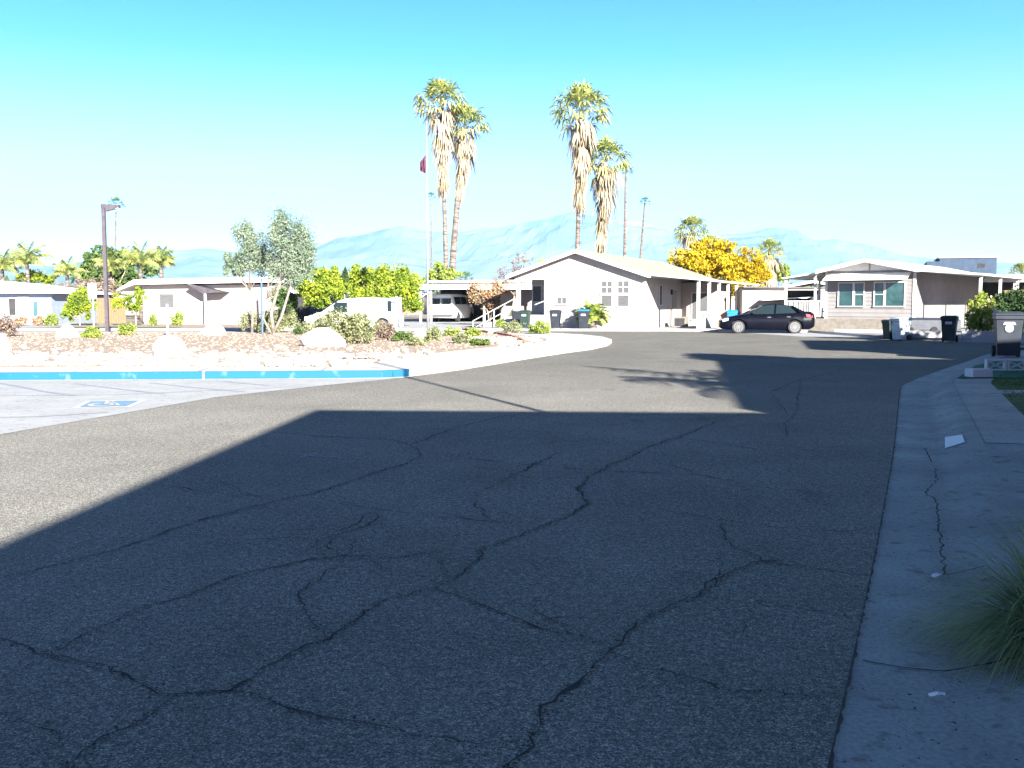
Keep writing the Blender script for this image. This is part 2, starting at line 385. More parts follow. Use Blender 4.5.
def feather_palm(label, loc, h, nf=15, fl=2.4, seed=1, mg='palm_green', group=None, r=.17, arch=1.0, cat='palm tree', stiff=False, name='feather_palm', trunkm='palm_bark'):
    rng = random.Random(seed); t = thing(name, label, cat, loc, 0, group)
    if h > .3:
        MB().tube([(0, 0, 0), (.03, 0, h*.3), (.0, .04, h*.7), (0, 0, h)], [r*1.3, r, r*.95, r*.8], 9).build('trunk', trunkm, t, smooth=True)
    mb = MB()
    for i in range(nf):
        az = i*2.39996+rng.uniform(-.2, .2); el = R(82-62*(i/nf))
        L = fl*rng.uniform(.8, 1.1); d = Vector((math.cos(az)*math.cos(el), math.sin(az)*math.cos(el), math.sin(el)))
        p = Vector((0, 0, h-.05)); pts = [p.copy()]
        ns = 12
        for k in range(ns):
            d = (d+Vector((0, 0, -.16*arch*(.4+k/ns)))).normalized(); p = p+d*L/ns; pts.append(p.copy())
        mb.tube(pts, [.03*(1-.8*q/ns) for q in range(ns+1)], 4)
        side = Vector((-math.sin(az), math.cos(az), 0))
        for k in range(1, ns+1):
            for q in (0, .5):
                c = pts[k-1].lerp(pts[k], q+.25); dd = (pts[k]-pts[k-1]).normalized()
                ll = L*.27*math.sin(math.pi*min(1, (k+q)/(ns+1)*.9+.08))+.1
                for s in (-1, 1):
                    sd = (side*s+dd*.5+Vector((0, 0, (.35 if stiff else -.55)+rng.uniform(-.3, .2)))).normalized()
                    e = c+sd*ll+Vector((0, 0, 0 if stiff else -.25*ll)); w = dd*.045
                    mb.add([c-w, c+w, e+w*.2, e-w*.2], [(0, 1, 2, 3)])
    mb.build('crown', mg, t)
    return t

# ------------------------------------------------------------------ camera, light, sky
cam = bpy.data.cameras.new('camera'); cam.sensor_width = 36; cam.lens = 36*F/1024; cam.clip_start = .05; cam.clip_end = 40000
co = bpy.data.objects.new('camera', cam); COL.objects.link(co); co.location = (0, 0, CH); co.rotation_euler = (math.pi/2-PIT, 0, 0)
sc.camera = co
sl = bpy.data.lights.new('sun', 'SUN'); sl.energy = 5.0; sl.angle = R(.55); sl.color = (1, .955, .88)
so = bpy.data.objects.new('sun', sl); COL.objects.link(so); so.rotation_euler = SVEC.to_track_quat('Z', 'Y').to_euler()
w = bpy.data.worlds.new('World'); sc.world = w; w.use_nodes = True
nt = w.node_tree; bg = nt.nodes['Background']
sky = nt.nodes.new('ShaderNodeTexSky'); sky.sky_type = 'NISHITA'; sky.sun_disc = False
sky.sun_elevation = SUNEL; sky.sun_rotation = math.pi-SUNAZ
sky.air_density = 0.38; sky.dust_density = 0.25; sky.ozone_density = 10.0; sky.altitude = 500
tcw = nt.nodes.new('ShaderNodeTexCoord'); sx = nt.nodes.new('ShaderNodeSeparateXYZ'); nt.links.new(tcw.outputs['Generated'], sx.inputs[0])
rw = nt.nodes.new('ShaderNodeValToRGB'); nt.links.new(sx.outputs['Z'], rw.inputs['Fac'])
els = rw.color_ramp.elements; els[0].position = 0; els[0].color = (1, .385, .26, 1); els[1].position = 1; els[1].color = (.033, .008, .088, 1)
for p_, c_ in ((.09, (1, .37, .26)), (.13, (1, .37, .26)), (.175, (.72, .37, .245)), (.235, (.17, .345, .21)), (.30, (.018, .255, .155)), (.34, (.033, .008, .088))):
    e_ = els.new(p_); e_.color = (*c_, 1)
mw = nt.nodes.new('ShaderNodeVectorMath'); mw.operation = 'MULTIPLY'; nt.links.new(sky.outputs['Color'], mw.inputs[0]); nt.links.new(rw.outputs['Color'], mw.inputs[1])
mw2 = nt.nodes.new('ShaderNodeVectorMath'); mw2.operation = 'SCALE'; mw2.inputs['Scale'].default_value = 5.75; nt.links.new(mw.outputs[0], mw2.inputs[0])
nt.links.new(mw2.outputs[0], bg.inputs['Color']); bg.inputs['Strength'].default_value = .05
sc.view_settings.view_transform = 'Standard'; sc.view_settings.look = 'None'; sc.view_settings.gamma = 1
sc.view_settings.exposure = 2.42
sc.cycles.max_bounces = 6; sc.cycles.diffuse_bounces = 3; sc.cycles.volume_bounces = 1

# ------------------------------------------------------------------ setting
struct(MB().sheet([(-12500, -600), (12500, -600), (12500, 13500), (-12500, 13500)], -.04).build('ground', 'plain'))
struct(MB().sheet([(-70, -45), (70, -45), (70, 57), (-70, 57)], 0).build('road', 'asphalt'))
# far lots
far_edge = [(-70, 54.5), (-12, 54.5), (0, 54), (5, 53.6), (11.2, 53.2), (15.1, 51.0), (15.4, 47), (15.6, 43.8), (16.3, 41.2), (18, 38.6), (24, 35.4), (70, 19)]
struct(MB().prism(far_edge+[(130, 19), (130, 150), (-130, 150), (-130, 54.5)], -.03, .10).build('far_yards_ground', 'dirt'))
kerb_bm = MB()
def strip(mb, line, prof, zs=None):
    n = len(line); ln = [Vector((x, y, 0)) for x, y in line]; rows = []
    for i, p in enumerate(ln):
        a = ln[max(0, i-1)]; b = ln[min(n-1, i+1)]; d = (b-a).normalized(); nr = Vector((d.y, -d.x, 0))   # to the right
        rows.append([(p.x+nr.x*o, p.y+nr.y*o, z if zs is None else z*zs[i]) for o, z in prof])
    m = len(prof); mb.add([q for r_ in rows for q in r_], [(i*m+k, i*m+k+1, (i+1)*m+k+1, (i+1)*m+k) for i in range(n-1) for k in range(m-1)])
strip(kerb_bm, list(reversed(far_edge)), [(-.45, .003), (-.12, .004), (0, .12), (.18, .124), (.2, .1)])
struct(kerb_bm.build('far_kerb', 'pale_concrete'))
# near right kerb with gutter
def smoothline(pts, sub=4):
    out = []
    for i in range(len(pts)-1):
        p0 = Vector(pts[max(0, i-1)]); p1 = Vector(pts[i]); p2 = Vector(pts[i+1]); p3 = Vector(pts[min(len(pts)-1, i+2)])
        for k in range(sub):
            t = k/sub
            out.append(tuple(.5*((2*p1)+(p2-p0)*t+(2*p0-5*p1+4*p2-p3)*t*t+(3*p1-p0-3*p2+p3)*t**3)))
    out.append(tuple(pts[-1])); return out
K = [(-4.0, -9), (-.28, 0), (1.06, 3.2), (1.53, 4.32), (2.36, 6.33), (3.93, 10.2), (6.35, 16.3), (7.3, 18.5), (9.4, 22), (11.6, 25.5), (13.9, 29.2), (15.4, 30.9), (17.3, 31.7), (20, 31.0), (60, 14)]
K = smoothline(K, 5)
def hs(y): return .35 if y < 8.6 else (1.0 if y > 10.4 else .35+.65*(y-8.6)/1.8)
strip_k = MB(); strip(strip_k, K, [(-.003, .003), (0, .006), (.40, .004), (.50, .02), (.62, .075), (.72, .105), (.84, .118)], [hs(p[1]) for p in K])
struct(strip_k.build('kerb_and_gutter', 'gutter', smooth=True))
sw = MB(); KS = [p for p in K if p[1] > 10.15]
strip(sw, KS, [(.845, .115), (1.45, .122)]); struct(sw.build('sidewalk', 'concrete'))
# lawn beyond it
def offset(line, o):
    out = []
    for i, p in enumerate(line):
        a = Vector(line[max(0, i-1)]); b = Vector(line[min(len(line)-1, i+1)]); d = (b-a).normalized(); out.append((p[0]+d.y*o, p[1]-d.x*o))
    return out
lo = offset(KS, 1.45)
cut = [p for p in lo if p[1] < 22.0]
struct(MB().sheet(list(reversed(cut))+[(cut[0][0]+14, cut[0][1]-3), (cut[-1][0]+14, cut[-1][1]-3)], .112).build('lawn', 'lawn'))
rest = [p for p in lo if p[1] >= 21.2]
struct(MB().sheet(list(reversed(rest))+[(rest[0][0]+10, rest[0][1]-4), (60, 0)], .108).build('corner_yard_ground', 'dirt'))
# driveway to the right of the camera
dr = offset([p for p in K if p[1] < 10.5], .83)
KD = [p for p in K if p[1] < 10.5]; dv = MB()
strip(dv, KD, [(.835, .118), (1.5, .13), (9.0, .13)], [hs(p[1]) for p in KD]); struct(dv.build('near_driveway', 'gutter', smooth=True))
j0 = KS[0]
struct(MB().sheet([(p[0], p[1]) for p in reversed(offset(K[:2], .8))]+[(40, -45), (40, 3)], .02).build('near_lot_ground', 'gutter'))
# short turf blades on the visible lawn
rs = np.random.RandomState(5)
a0 = Vector(cut[0]); a1 = Vector(cut[-1])
n = 16000; u = rs.uniform(0, 1, n); s = rs.uniform(0.02, 4.5, n)
base = np.array([np.interp(u*(len(cut)-1), range(len(cut)), [p[0] for p in cut]), np.interp(u*(len(cut)-1), range(len(cut)), [p[1] for p in cut])]).T
pts = np.column_stack([base[:, 0]+s*.93, base[:, 1]-s*.2, np.full(n, .135)])
dirs = np.column_stack([rs.normal(size=n)*.35, rs.normal(size=n)*.35, np.ones(n)])
struct(leaf_mesh('lawn_grass', pts, .02*rs.uniform(.6, 1.4, n), 'grass_dark', aspect=.25, dirs=dirs, rs=rs), 'stuff')
# concrete path across the lawn
pa = G(985, 392, .12)
struct(MB().box(pa[0]-.1, pa[0]+6, pa[1]-.28, pa[1]+.28, .05, .128).build('garden_path', 'concrete'))

# concrete parking pad + island
struct(MB().sheet([(-2.25, 19.9), (-30, 19.3), (-30, 5), (-7.5, 5), (-5.85, 11.3), (-4.72, 15.85), (-3.4, 18.2)], .005).build('parking_pad', 'pale_concrete'))
isl = [(-45, 19.1), (-9.8, 19.35), (-2.6, 19.95), (-2.2, 20.2), (-1.16, 22.4), (-.2, 25.1), (.78, 27.8), (1.7, 30.2), (2.6, 32.3), (3.35, 35), (3.75, 37.6), (3.7, 40.4), (3.1, 43.2), (2.0, 45.4), (0, 46.9), (-4, 47.6), (-45, 47.6)]
ks = MB().prism(isl, -.02, .15); struct(ks.build('island_kerb', 'white_concrete', bevel=.03))
gr = [(-44, 20.7), (-9.8, 20.85), (-3.6, 21.5), (-3.1, 22.6), (-2.65, 25), (-1.95, 27), (-1.2, 28.9), (-.3, 31), (.5, 33), (1.2, 35.4), (1.3, 37.6), (.9, 40), (0, 42.5), (-2, 44.6), (-5, 45.6), (-44, 45.8)]
struct(MB().prism(gr, .12, .168).build('island_gravel', 'gravel'))
# blue paint on the kerb face and lip
bl = MB()
def wallstrip(mb, line, o, z0, z1, w):
    ln = [Vector((x, y)) for x, y in line]
    for a, b in zip(ln[:-1], ln[1:]):
        d = (b-a).normalized(); nr = Vector((d.y, -d.x))
        a1 = a+nr*o; b1 = b+nr*o; a2 = a1-nr*w; b2 = b1-nr*w
        mb.add([(a1.x, a1.y, z0), (b1.x, b1.y, z0), (b1.x, b1.y, z1), (a1.x, a1.y, z1), (b2.x, b2.y, z1), (a2.x, a2.y, z1)], [(0, 1, 2, 3), (3, 2, 4, 5)])
wallstrip(bl, [(-30, 19.21), (-9.8, 19.35), (-6.1, 19.655)], .006, .01, .154, .09)
wallstrip(bl, [(-6.06, 19.66), (-2.6, 19.95), (-2.2, 20.2), (-2.1, 20.42)], .006, .01, .154, .09)
struct(bl.build('blue_kerb_paint', 'blue_paint'))
# faded stall lines on the pad
pm = MB()
def gline(mb, pix, w, z, wend=None):
    pts_ = [Vector(G(*p, z)) for p in pix]
    for i in range(len(pts_)-1):
        a, b = pts_[i], pts_[i+1]; d = (b-a).normalized(); nr = Vector((d.y, -d.x))*w/2
        mb.add([(*(a-nr), z), (*(a+nr), z), (*(b+nr), z), (*(b-nr), z)], [(0, 1, 2, 3)])
gline(pm, [(-20, 380.5), (12, 385), (45, 391.5), (75, 395.5)], .10, .009)
gline(pm, [(75, 383.5), (120, 389), (165, 394)], .08, .009)
gline(pm, [(150, 382.8), (195, 387.5), (245, 391.7)], .08, .009)
gline(pm, [(225, 381.5), (270, 385.5)], .07, .009)
gline(pm, [(-40, 396), (120, 394.5), (300, 386.5)], .03, .0095)
gline(pm, [(-40, 418), (40, 416.5), (110, 412)], .04, .0095)
struct(pm.build('stall_line_markings', 'faded_line'))
# wheelchair marking
c0 = Vector(G(106, 404.5)); 
sq = MB(); q = [G(72, 408.5), G(130, 407.5), G(147, 400.5), G(86, 401.5)]
sq.sheet(q, .009); struct(sq.build('symbol_border_marking', 'white_paint'))
def lerpq(u, v):
    a = Vector(q[0]).lerp(Vector(q[1]), u); b = Vector(q[3]).lerp(Vector(q[2]), u); return a.lerp(b, v)
bs = MB(); bs.sheet([tuple(lerpq(*uv)) for uv in ((.1, .1), (.9, .1), (.9, .9), (.1, .9))], .013); struct(bs.build('symbol_field_marking', 'faded_blue'))
ws = MB()
def sym(pl, w=.035):
    for a, b in zip(pl[:-1], pl[1:]):
        A = lerpq(*a); B = lerpq(*b); d = (B-A).normalized(); nr = Vector((d.y, -d.x))*w
        ws.add([(*(A-nr), .017), (*(A+nr), .017), (*(B+nr), .017), (*(B-nr), .017)], [(0, 1, 2, 3)])
sym([(.42+.2*math.cos(a), .36+.2*math.sin(a)) for a in [R(x) for x in range(110, 380, 20)]])
sym([(.44, .72), (.46, .45), (.62, .45), (.72, .22)]); sym([(.46, .58), (.6, .58)])
sym([(.44+.05*math.cos(a), .8+.05*math.sin(a)) for a in [R(x) for x in range(0, 361, 60)]])
struct(ws.build('wheelchair_symbol_marking', 'white_paint'))

# cracks in the asphalt
cracks = [
 ([(-15,582),(60,565),(130,545),(200,520),(270,503),(330,488),(385,470),(422,458),(415,448),(395,440),(330,437),(262,431)],1.2),
 ([(410,446),(432,436),(470,424),(505,416),(560,411)],1.0),
 ([(45,660),(90,632),(150,606),(190,595),(235,576),(300,562),(345,556),(400,558),(440,552)],1.0),
 ([(500,775),(530,738),(555,702),(580,682),(610,650),(628,632),(660,612),(700,597),(722,578),(760,562),(800,560)],1.3),
 ([(435,588),(465,572),(480,550),(520,537),(560,520),(590,505),(577,490),(592,475),(640,450),(680,437),(722,420)],1.4),
 ([(435,588),(480,605),(530,625),(580,635),(610,650)],.9),
 ([(-20,630),(45,655),(110,672),(175,695),(230,692),(270,665),(330,640),(380,602),(435,588)],1.2),
 ([(60,775),(100,738),(140,722),(175,695)],1.1),
 ([(235,690),(300,712),(360,722),(430,738),(480,745),(525,740)],.8),
 ([(310,498),(380,510),(440,517),(512,523)],.7),
 ([(478,492),(510,478),(560,452)],1.0),
 ([(590,505),(650,508),(720,520),(780,528),(840,532),(885,528)],.8),
 ([(700,597),(760,602),(820,612),(868,620)],.7),
 ([(720,520),(725,540),(760,560),(820,570),(878,578)],.7),
 ([(435,455),(500,462),(560,467),(620,472),(700,475),(760,488),(850,495)],.6),
 ([(160,485),(230,495),(310,498)],.6),
 ([(312,552),(345,556)],.5), ([(345,556),(310,540)],.6),
 ([(770,392),(800,380),(842,371)],1.0),
 ([(722,420),(745,414),(800,418),(860,430)],.5),
 ([(20,768),(60,735),(0,715)],.7),
 ([(610,650),(650,668),(720,690),(840,700)],.5),
 ([(330,640),(300,600),(318,575)],.4),
 ([(640,450),(600,440),(520,444)],.4),
 ([(680,437),(760,450),(850,452)],.4),
 ([(380,510),(340,530),(250,530),(180,540)],.35),
]
rng = random.Random(21)
for i in range(34):                          # fine hairlines joining the main cracks
    c_ = rng.choice(cracks[:20])[0]; p_ = rng.choice(c_); a_ = rng.uniform(0, 6.28); L_ = rng.uniform(30, 110); q_ = [p_]
    for k in range(4): a_ += rng.uniform(-.5, .5); q_.append((q_[-1][0]+math.cos(a_)*L_/4*1.6, max(415, q_[-1][1]+math.sin(a_)*L_/4*.5)))
    if all(q_k[0] < (897 if q_k[1] < 450 else 897-(q_k[1]-450)*.19) for q_k in q_): cracks.append((q_, rng.uniform(.2, .4)))
cm = MB(); rng = random.Random(3)
for pix, wd in cracks:
    wd = .42+.42*wd
    pts_ = [Vector(G(*p)) for p in pix]
    fine = [pts_[0]]
    for a, b in zip(pts_[:-1], pts_[1:]):
        k = max(2, int((b-a).length/.05)); off = 0
        nr = Vector(((b-a).y, -(b-a).x)).normalized()
        for i in range(1, k+1):
            t = i/k; off = off*.75+rng.uniform(-.022, .022)
            fine.append(a.lerp(b, t)+nr*off*(1 if i < k else 0))
    L_, R_ = [], []
    for i, p in enumerate(fine):
        d = (fine[min(i+1, len(fine)-1)]-fine[max(i-1, 0)])
        if d.length < 1e-6: d = Vector((1, 0))
        d.normalize(); nr = Vector((d.y, -d.x)); 
        depth = max(p.y, 3)
        ww = rng.uniform(.35, 1.35)*wd*(.0026+.0064*abs(noise.noise(Vector((p.x*3, p.y*3, wd))))*2)*(1 if depth < 5.5 else 1+(depth-5.5)*.09)
        end = min(1, min(i, len(fine)-1-i)/6+.15); L_.append(p+nr*ww*end); R_.append(p-nr*ww*end)
    for i in range(len(fine)-1):
        if noise.noise(Vector((fine[i].x*1.3, fine[i].y*1.3, wd*7))) >.62: continue
        cm.add([(*L_[i], .0045), (*L_[i+1], .0045), (*R_[i+1], .0045), (*R_[i], .0045)], [(0, 1, 2, 3)])
for pix, wd in cracks:                       # crumbled chips lost along the cracks
    pts_ = [Vector(G(*p)) for p in pix]
    for a, b in zip(pts_[:-1], pts_[1:]):
        for i in range(int((b-a).length*60*wd)):
            c_ = a.lerp(b, rng.random())+Vector((rng.gauss(0, .016), rng.gauss(0, .016))); s_ = rng.uniform(.0025, .009); t0 = rng.uniform(0, 6.28)
            cm.add([(c_.x+s_*math.cos(t0+q_)*rng.uniform(.6, 1.3), c_.y+s_*math.sin(t0+q_)*rng.uniform(.6, 1.3), .0052) for q_ in (0, 1.3, 2.5, 3.9, 5.1)], [(0, 1, 2, 3, 4)])
struct(cm.build('road_cracks', 'crack'))
# faint chalk mark
ch = MB(); gline(ch, [(290, 453), (318, 456), (347, 457.5)], .035, .005); gline(ch, [(300, 457), (318, 452.5)], .03, .0055)
struct(ch.build('road_chalk_markings', 'chalk'))
# joints and cracks in the gutter / driveway
jm = MB()
def joint(pix, w, z, wob=.006):
    pts_ = [Vector(G(*p, z)) for p in pix]; f = [pts_[0]]
    for a, b in zip(pts_[:-1], pts_[1:]):
        k = max(2, int((b-a).length/.05))
        for i in range(1, k+1): f.append(a.lerp(b, i/k)+Vector((rng.uniform(-wob, wob), rng.uniform(-wob, wob))))
    for a, b in zip(f[:-1], f[1:]):
        d = (b-a).normalized(); nr = Vector((d.y, -d.x))*w*rng.uniform(.6, 1.2)
        jm.add([(*(a-nr), z), (*(a+nr), z), (*(b+nr), z), (*(b-nr), z)], [(0, 1, 2, 3)])
joint([(862, 660), (900, 667), (945, 671)], .006, .0085, .003); joint([(945, 671), (985, 664), (1030, 654)], .006, .046, .003)
joint([(935, 468), (937, 480), (925, 492), (936, 500), (940, 530), (943, 560), (946, 575)], .006, .046, .012)
joint([(946, 575), (985, 566)], .005, .046)
joint([(925, 448), (932, 462)], .006, .02)
joint([(972, 447), (1040, 449)], .008, .05, .001)
joint([(905, 462), (940, 461)], .004, .012, .002)
struct(jm.build('concrete_joints', 'crack'))
ed = MB(); KE = [p for p in K if 2 < p[1] < 31]
for a, b in zip(KE[:-1], KE[1:]):
    k = 24
    for i in range(k):
        p = Vector(a).lerp(Vector(b), i/k); q2 = Vector(a).lerp(Vector(b), (i+1)/k); d = (q2-p).normalized(); nr = Vector((d.y, -d.x))
        w1 = .003+.012*noise.noise(Vector((p.x*14, p.y*14, 0))); w2 = .003+.012*noise.noise(Vector((q2.x*14, q2.y*14, 0)))
        ed.add([(*(p-nr*.007), .007), (*(p+nr*w1), .0095), (*(q2+nr*w2), .0095), (*(q2-nr*.007), .007)], [(0, 1, 2, 3)])
struct(ed.build('gutter_edge_grime', 'crack'))
# bright repair patch painted on the kerb
kp = [(945, 437), (962, 434.5), (965, 442), (945, 448)]
struct(MB().sheet([G(*p, .06) for p in reversed(kp)], .10).build('kerb_paint_patch', 'white_paint')) if False else None
v_ = []
def kerb_z(x, y):
    best = min(((Vector((x, y))-Vector(p)).length, i) for i, p in enumerate(K)); i = best[1]
    a = Vector(K[max(0, i-1)]); d = (Vector(K[i+1])-a).normalized(); o_ = (Vector((x, y))-a).dot(Vector((d.y, -d.x)))
    return float(np.interp(o_, [-.02, 0, .40, .50, .62, .72, .84], [.002, .006, .004, .02, .075, .105, .118]))
for a, b in kp:
    z = .06
    for _ in range(6): z = .5*z+.5*kerb_z(*G(a, b, z))
    g_ = G(a, b, z+.008); v_.append((g_[0], g_[1], z+.008))
struct(MB().add(v_, [(0, 3, 2, 1)]).build('kerb_number_patch_marking', 'bright_paper'))

# driveways on the far side
struct(MB().sheet([(1.5, 54.05), (11, 53.3), (14, 51.8), (14, 60), (13, 75), (0, 75), (-3, 58)], .106).build('far_driveway', 'pale_concrete'))
struct(MB().sheet([(15.6, 41.7), (17.9, 38.7), (24, 35.5), (45, 28.2), (48, 60), (24, 60), (20.3, 49.2), (17.3, 45.9), (15.5, 44.6)], .106).build('right_driveway', 'pale_concrete'))
struct(MB().sheet([(-14, 54.6), (-2, 54.2), (-1, 75), (-14, 75)], .106).build('middle_driveway', 'pale_concrete'))
struct(MB().sheet([(-34, 54.6), (-24, 54.6), (-22, 60), (-36, 60)], .106).build('left_lawn', 'turf') if False else MB().sheet([(-25.5, 54.7), (-19.6, 54.7), (-19, 58), (-26, 58)], .108).build('left_lawn', 'lawn'))
struct(MB().sheet([(-60, 54.6), (-27.5, 54.6), (-26.5, 66), (-60, 66)], .106).build('left_driveway', 'pale_concrete'))

struct(MB().sheet([(10.6, 53.2), (12.1, 48.3), (12.9, 44.6), (15.3, 44.2), (15.1, 47), (14.8, 50.9), (11.2, 53.0)], .006).build('driveway_apron', 'pale_concrete'))
# river rocks scattered between kerb and planting
def rock_mesh(mb, c, r, rng, flat=.6, n=1):
    ph = (1+5**.5)/2
    vs = [(-1,ph,0),(1,ph,0),(-1,-ph,0),(1,-ph,0),(0,-1,ph),(0,1,ph),(0,-1,-ph),(0,1,-ph),(ph,0,-1),(ph,0,1),(-ph,0,-1),(-ph,0,1)]
    fs = [(0,11,5),(0,5,1),(0,1,7),(0,7,10),(0,10,11),(1,5,9),(5,11,4),(11,10,2),(10,7,6),(7,1,8),(3,9,4),(3,4,2),(3,2,6),(3,6,8),(3,8,9),(4,9,5),(2,4,11),(6,2,10),(8,6,7),(9,8,1)]
    a = rng.uniform(0, 6.28); sx = rng.uniform(.7, 1.3)
    out = []
    for x, y, z in vs:
        k = rng.uniform(.75, 1.15)/1.9*r
        x, y, z = x*k*sx, y*k, z*k*flat
        out.append((c[0]+x*math.cos(a)-y*math.sin(a), c[1]+x*math.sin(a)+y*math.cos(a), c[2]+z))
    mb.add(out, fs)
rm = MB(); rng = random.Random(11)
for i in range(2600):
    y = 21.2+abs(rng.gauss(0, 2.6)); x = rng.uniform(-17, -1.2)
    if x > -3.4+(y-22)*.32 or y > 31: continue
    rock_mesh(rm, (x, y, .18), rng.uniform(.05, .13), rng, .6)
for i in range(300):
    x = rng.uniform(-1.5, 1.0); y = 31+rng.uniform(0, 8)
    if x > .2+(y-31)*.25: continue
    rock_mesh(rm, (x, y, .18), rng.uniform(.05, .11), rng, .6)
struct(rm.build('river_rocks', 'rock'), 'stuff')
pb = MB()
for i in range(5000):
    y = rng.uniform(21, 45); x = rng.uniform(-22, 0)
    if x > -3.6+(y-22)*.3: continue
    rock_mesh(pb, (x, y, .17), rng.uniform(.02, .055), rng, .6)
struct(pb.build('island_pebbles', 'gravel'), 'stuff')

def boulder(px, D, wpx, hpx, seed, label, cat='boulder', z0=.15):
    rng = random.Random(seed); w_ = wpx*D/1000/2; h_ = hpx*D/1000
    mb = MB(); n1, n2 = 18, 9; off = Vector((seed*3.1, seed*1.7, 0))
    rings = []
    for j in range(n2):
        el = -.35+(math.pi/2+.33)*j/(n2-1); ring = []
        for k in range(n1):
            az = 2*math.pi*k/n1; d = Vector((math.cos(az)*math.cos(el), math.sin(az)*math.cos(el), math.sin(el)))
            q_ = 1+.35*noise.noise(d*1.3+off)+.12*noise.noise(d*4+off)
            ring.append((d.x*w_*q_, d.y*w_*.8*q_, max(d.z, -.2)*h_*q_))
        rings.append(ring)
    mb.loft(rings)
    o = mb.build('boulder', 'boulder', smooth=False); o.location = (XD(px, D), D, z0)
    tag(o, label, cat, 'pale boulders on the gravel island'); return o
boulder(323, 31, 42, 17, 1, 'large pale boulder in front of the round sage bush')
boulder(170, 24.5, 34, 20, 2, 'pointed white boulder on river rocks behind the blue kerb')
boulder(0, 28, 22, 18, 3, 'white boulder at the left edge of the gravel island')
boulder(213, 42, 26, 11, 4, 'low wide pale boulder near the slender blue pole')
boulder(68, 39, 22, 12, 5, 'pale boulder beside the tall brown lamp post')
boulder(420, 38, 13, 10, 6, 'small pale boulder among low shrubs near the flagpole')
boulder(492, 44, 10, 4, 7, 'small low boulder behind the red brick edging')

def bush(px, D, wpx, hpx, m, n, leaf, seed, label, z0=.15, name='shrub', group=None, clumps=60, zsh=.5, dy=None):
    w_ = wpx*D/1000/2; h_ = hpx*D/1000
    return tree(name, label, 'shrub', (XD(px, D), D, z0), [(0, 0, h_*zsh, w_, dy or w_, h_*.52), (-w_*.45, 0, h_*.36, w_*.55, w_*.6, h_*.38), (w_*.4, -.1*w_, h_*.36, w_*.58, w_*.6, h_*.38)], n, leaf, m, seed, clumps=clumps, group=group)
gsh = 'low shrubs planted on the gravel island'
bush(345, 33, 62, 33, 'leaf_sage', 9000, .045, 21, 'large rounded sage green bush beside the silver minivan', group=gsh, clumps=120)
bush(384, 36, 22, 20, 'leaf_tan', 2500, .04, 22, 'rusty tan bush right of the large sage bush', group=gsh)
bush(308, 44, 34, 11, 'leaf_sage', 2200, .05, 23, 'low grey green shrub behind the large boulder', group=gsh)
bush(402, 35, 20, 11, 'leaf_green', 1600, .04, 24, 'small green shrub just left of the flagpole', group=gsh)
bush(434, 35, 18, 15, 'leaf_sage', 1600, .04, 25, 'upright olive shrub right of the flagpole', group=gsh)
bush(417, 31.5, 20, 9, 'leaf_sage', 1500, .04, 26, 'flat sprawling shrub in front of the flagpole', group=gsh)
bush(452, 41, 15, 9, 'leaf_lime', 1000, .04, 27, 'small lime green shrub behind the upright olive shrub', group=gsh)
bush(473, 40, 18, 9, 'leaf_lime', 1300, .04, 28, 'bright low shrub before the orange leaved tree', group=gsh)
bush(462, 33, 20, 10, 'leaf_sage', 1500, .04, 29, 'leftmost of two shrubs in front of the brick edging', group=gsh)
bush(480, 31.5, 22, 8, 'leaf_green', 1500, .04, 30, 'rightmost of two shrubs in front of the brick edging', group=gsh)
bush(128, 42, 18, 13, 'leaf_lime', 1500, .045, 31, 'bushy green shrub right of the tall brown lamp post', group=gsh)
bush(92, 38, 20, 12, 'leaf_lime', 1500, .045, 32, 'spiky pale shrub left of the tall brown lamp post', group=gsh)
bush(5, 40, 26, 22, 'leaf_tan', 2600, .045, 33, 'reddish brown bush at the left end of the island', group=gsh)
bush(298, 42, 8, 8, 'leaf_dark', 500, .04, 34, 'tiny dark shrub at the foot of the pale barked tree', group=gsh)
bush(513, 45, 22, 12, 'leaf_sage', 1400, .04, 35, 'scruffy shrub at the end of the brick edging', group=gsh)
bush(540, 44, 24, 13, 'leaf_lime', 2500, .04, 36, 'yellow green grassy mound near the island tip', group=gsh)
# brick edging
be = MB(); line = smoothline([G(x, y, .16) for x, y in ((463, 329.5), (480, 331.5), (497, 334), (512, 337), (522, 341), (526, 344.5))], 8)
for i in range(len(line)-1):
    a = Vector(line[i]); b = Vector(line[i+1]); d = (b-a); k = max(1, int(d.length/.22)); 
    for j in range(k):
        c = a.lerp(b, (j+.5)/k); ang = math.atan2(d.y, d.x)
        be.box(-.1, .1, -.06, .06, 0, .12, Matrix.Translation((c.x, c.y, .13)) @ Matrix.Rotation(ang+rng.uniform(-.06, .06), 4, 'Z'))
tag(be.build('brick_edging', 'brick'), 'curved red brick edging along the island planting bed', 'edging')

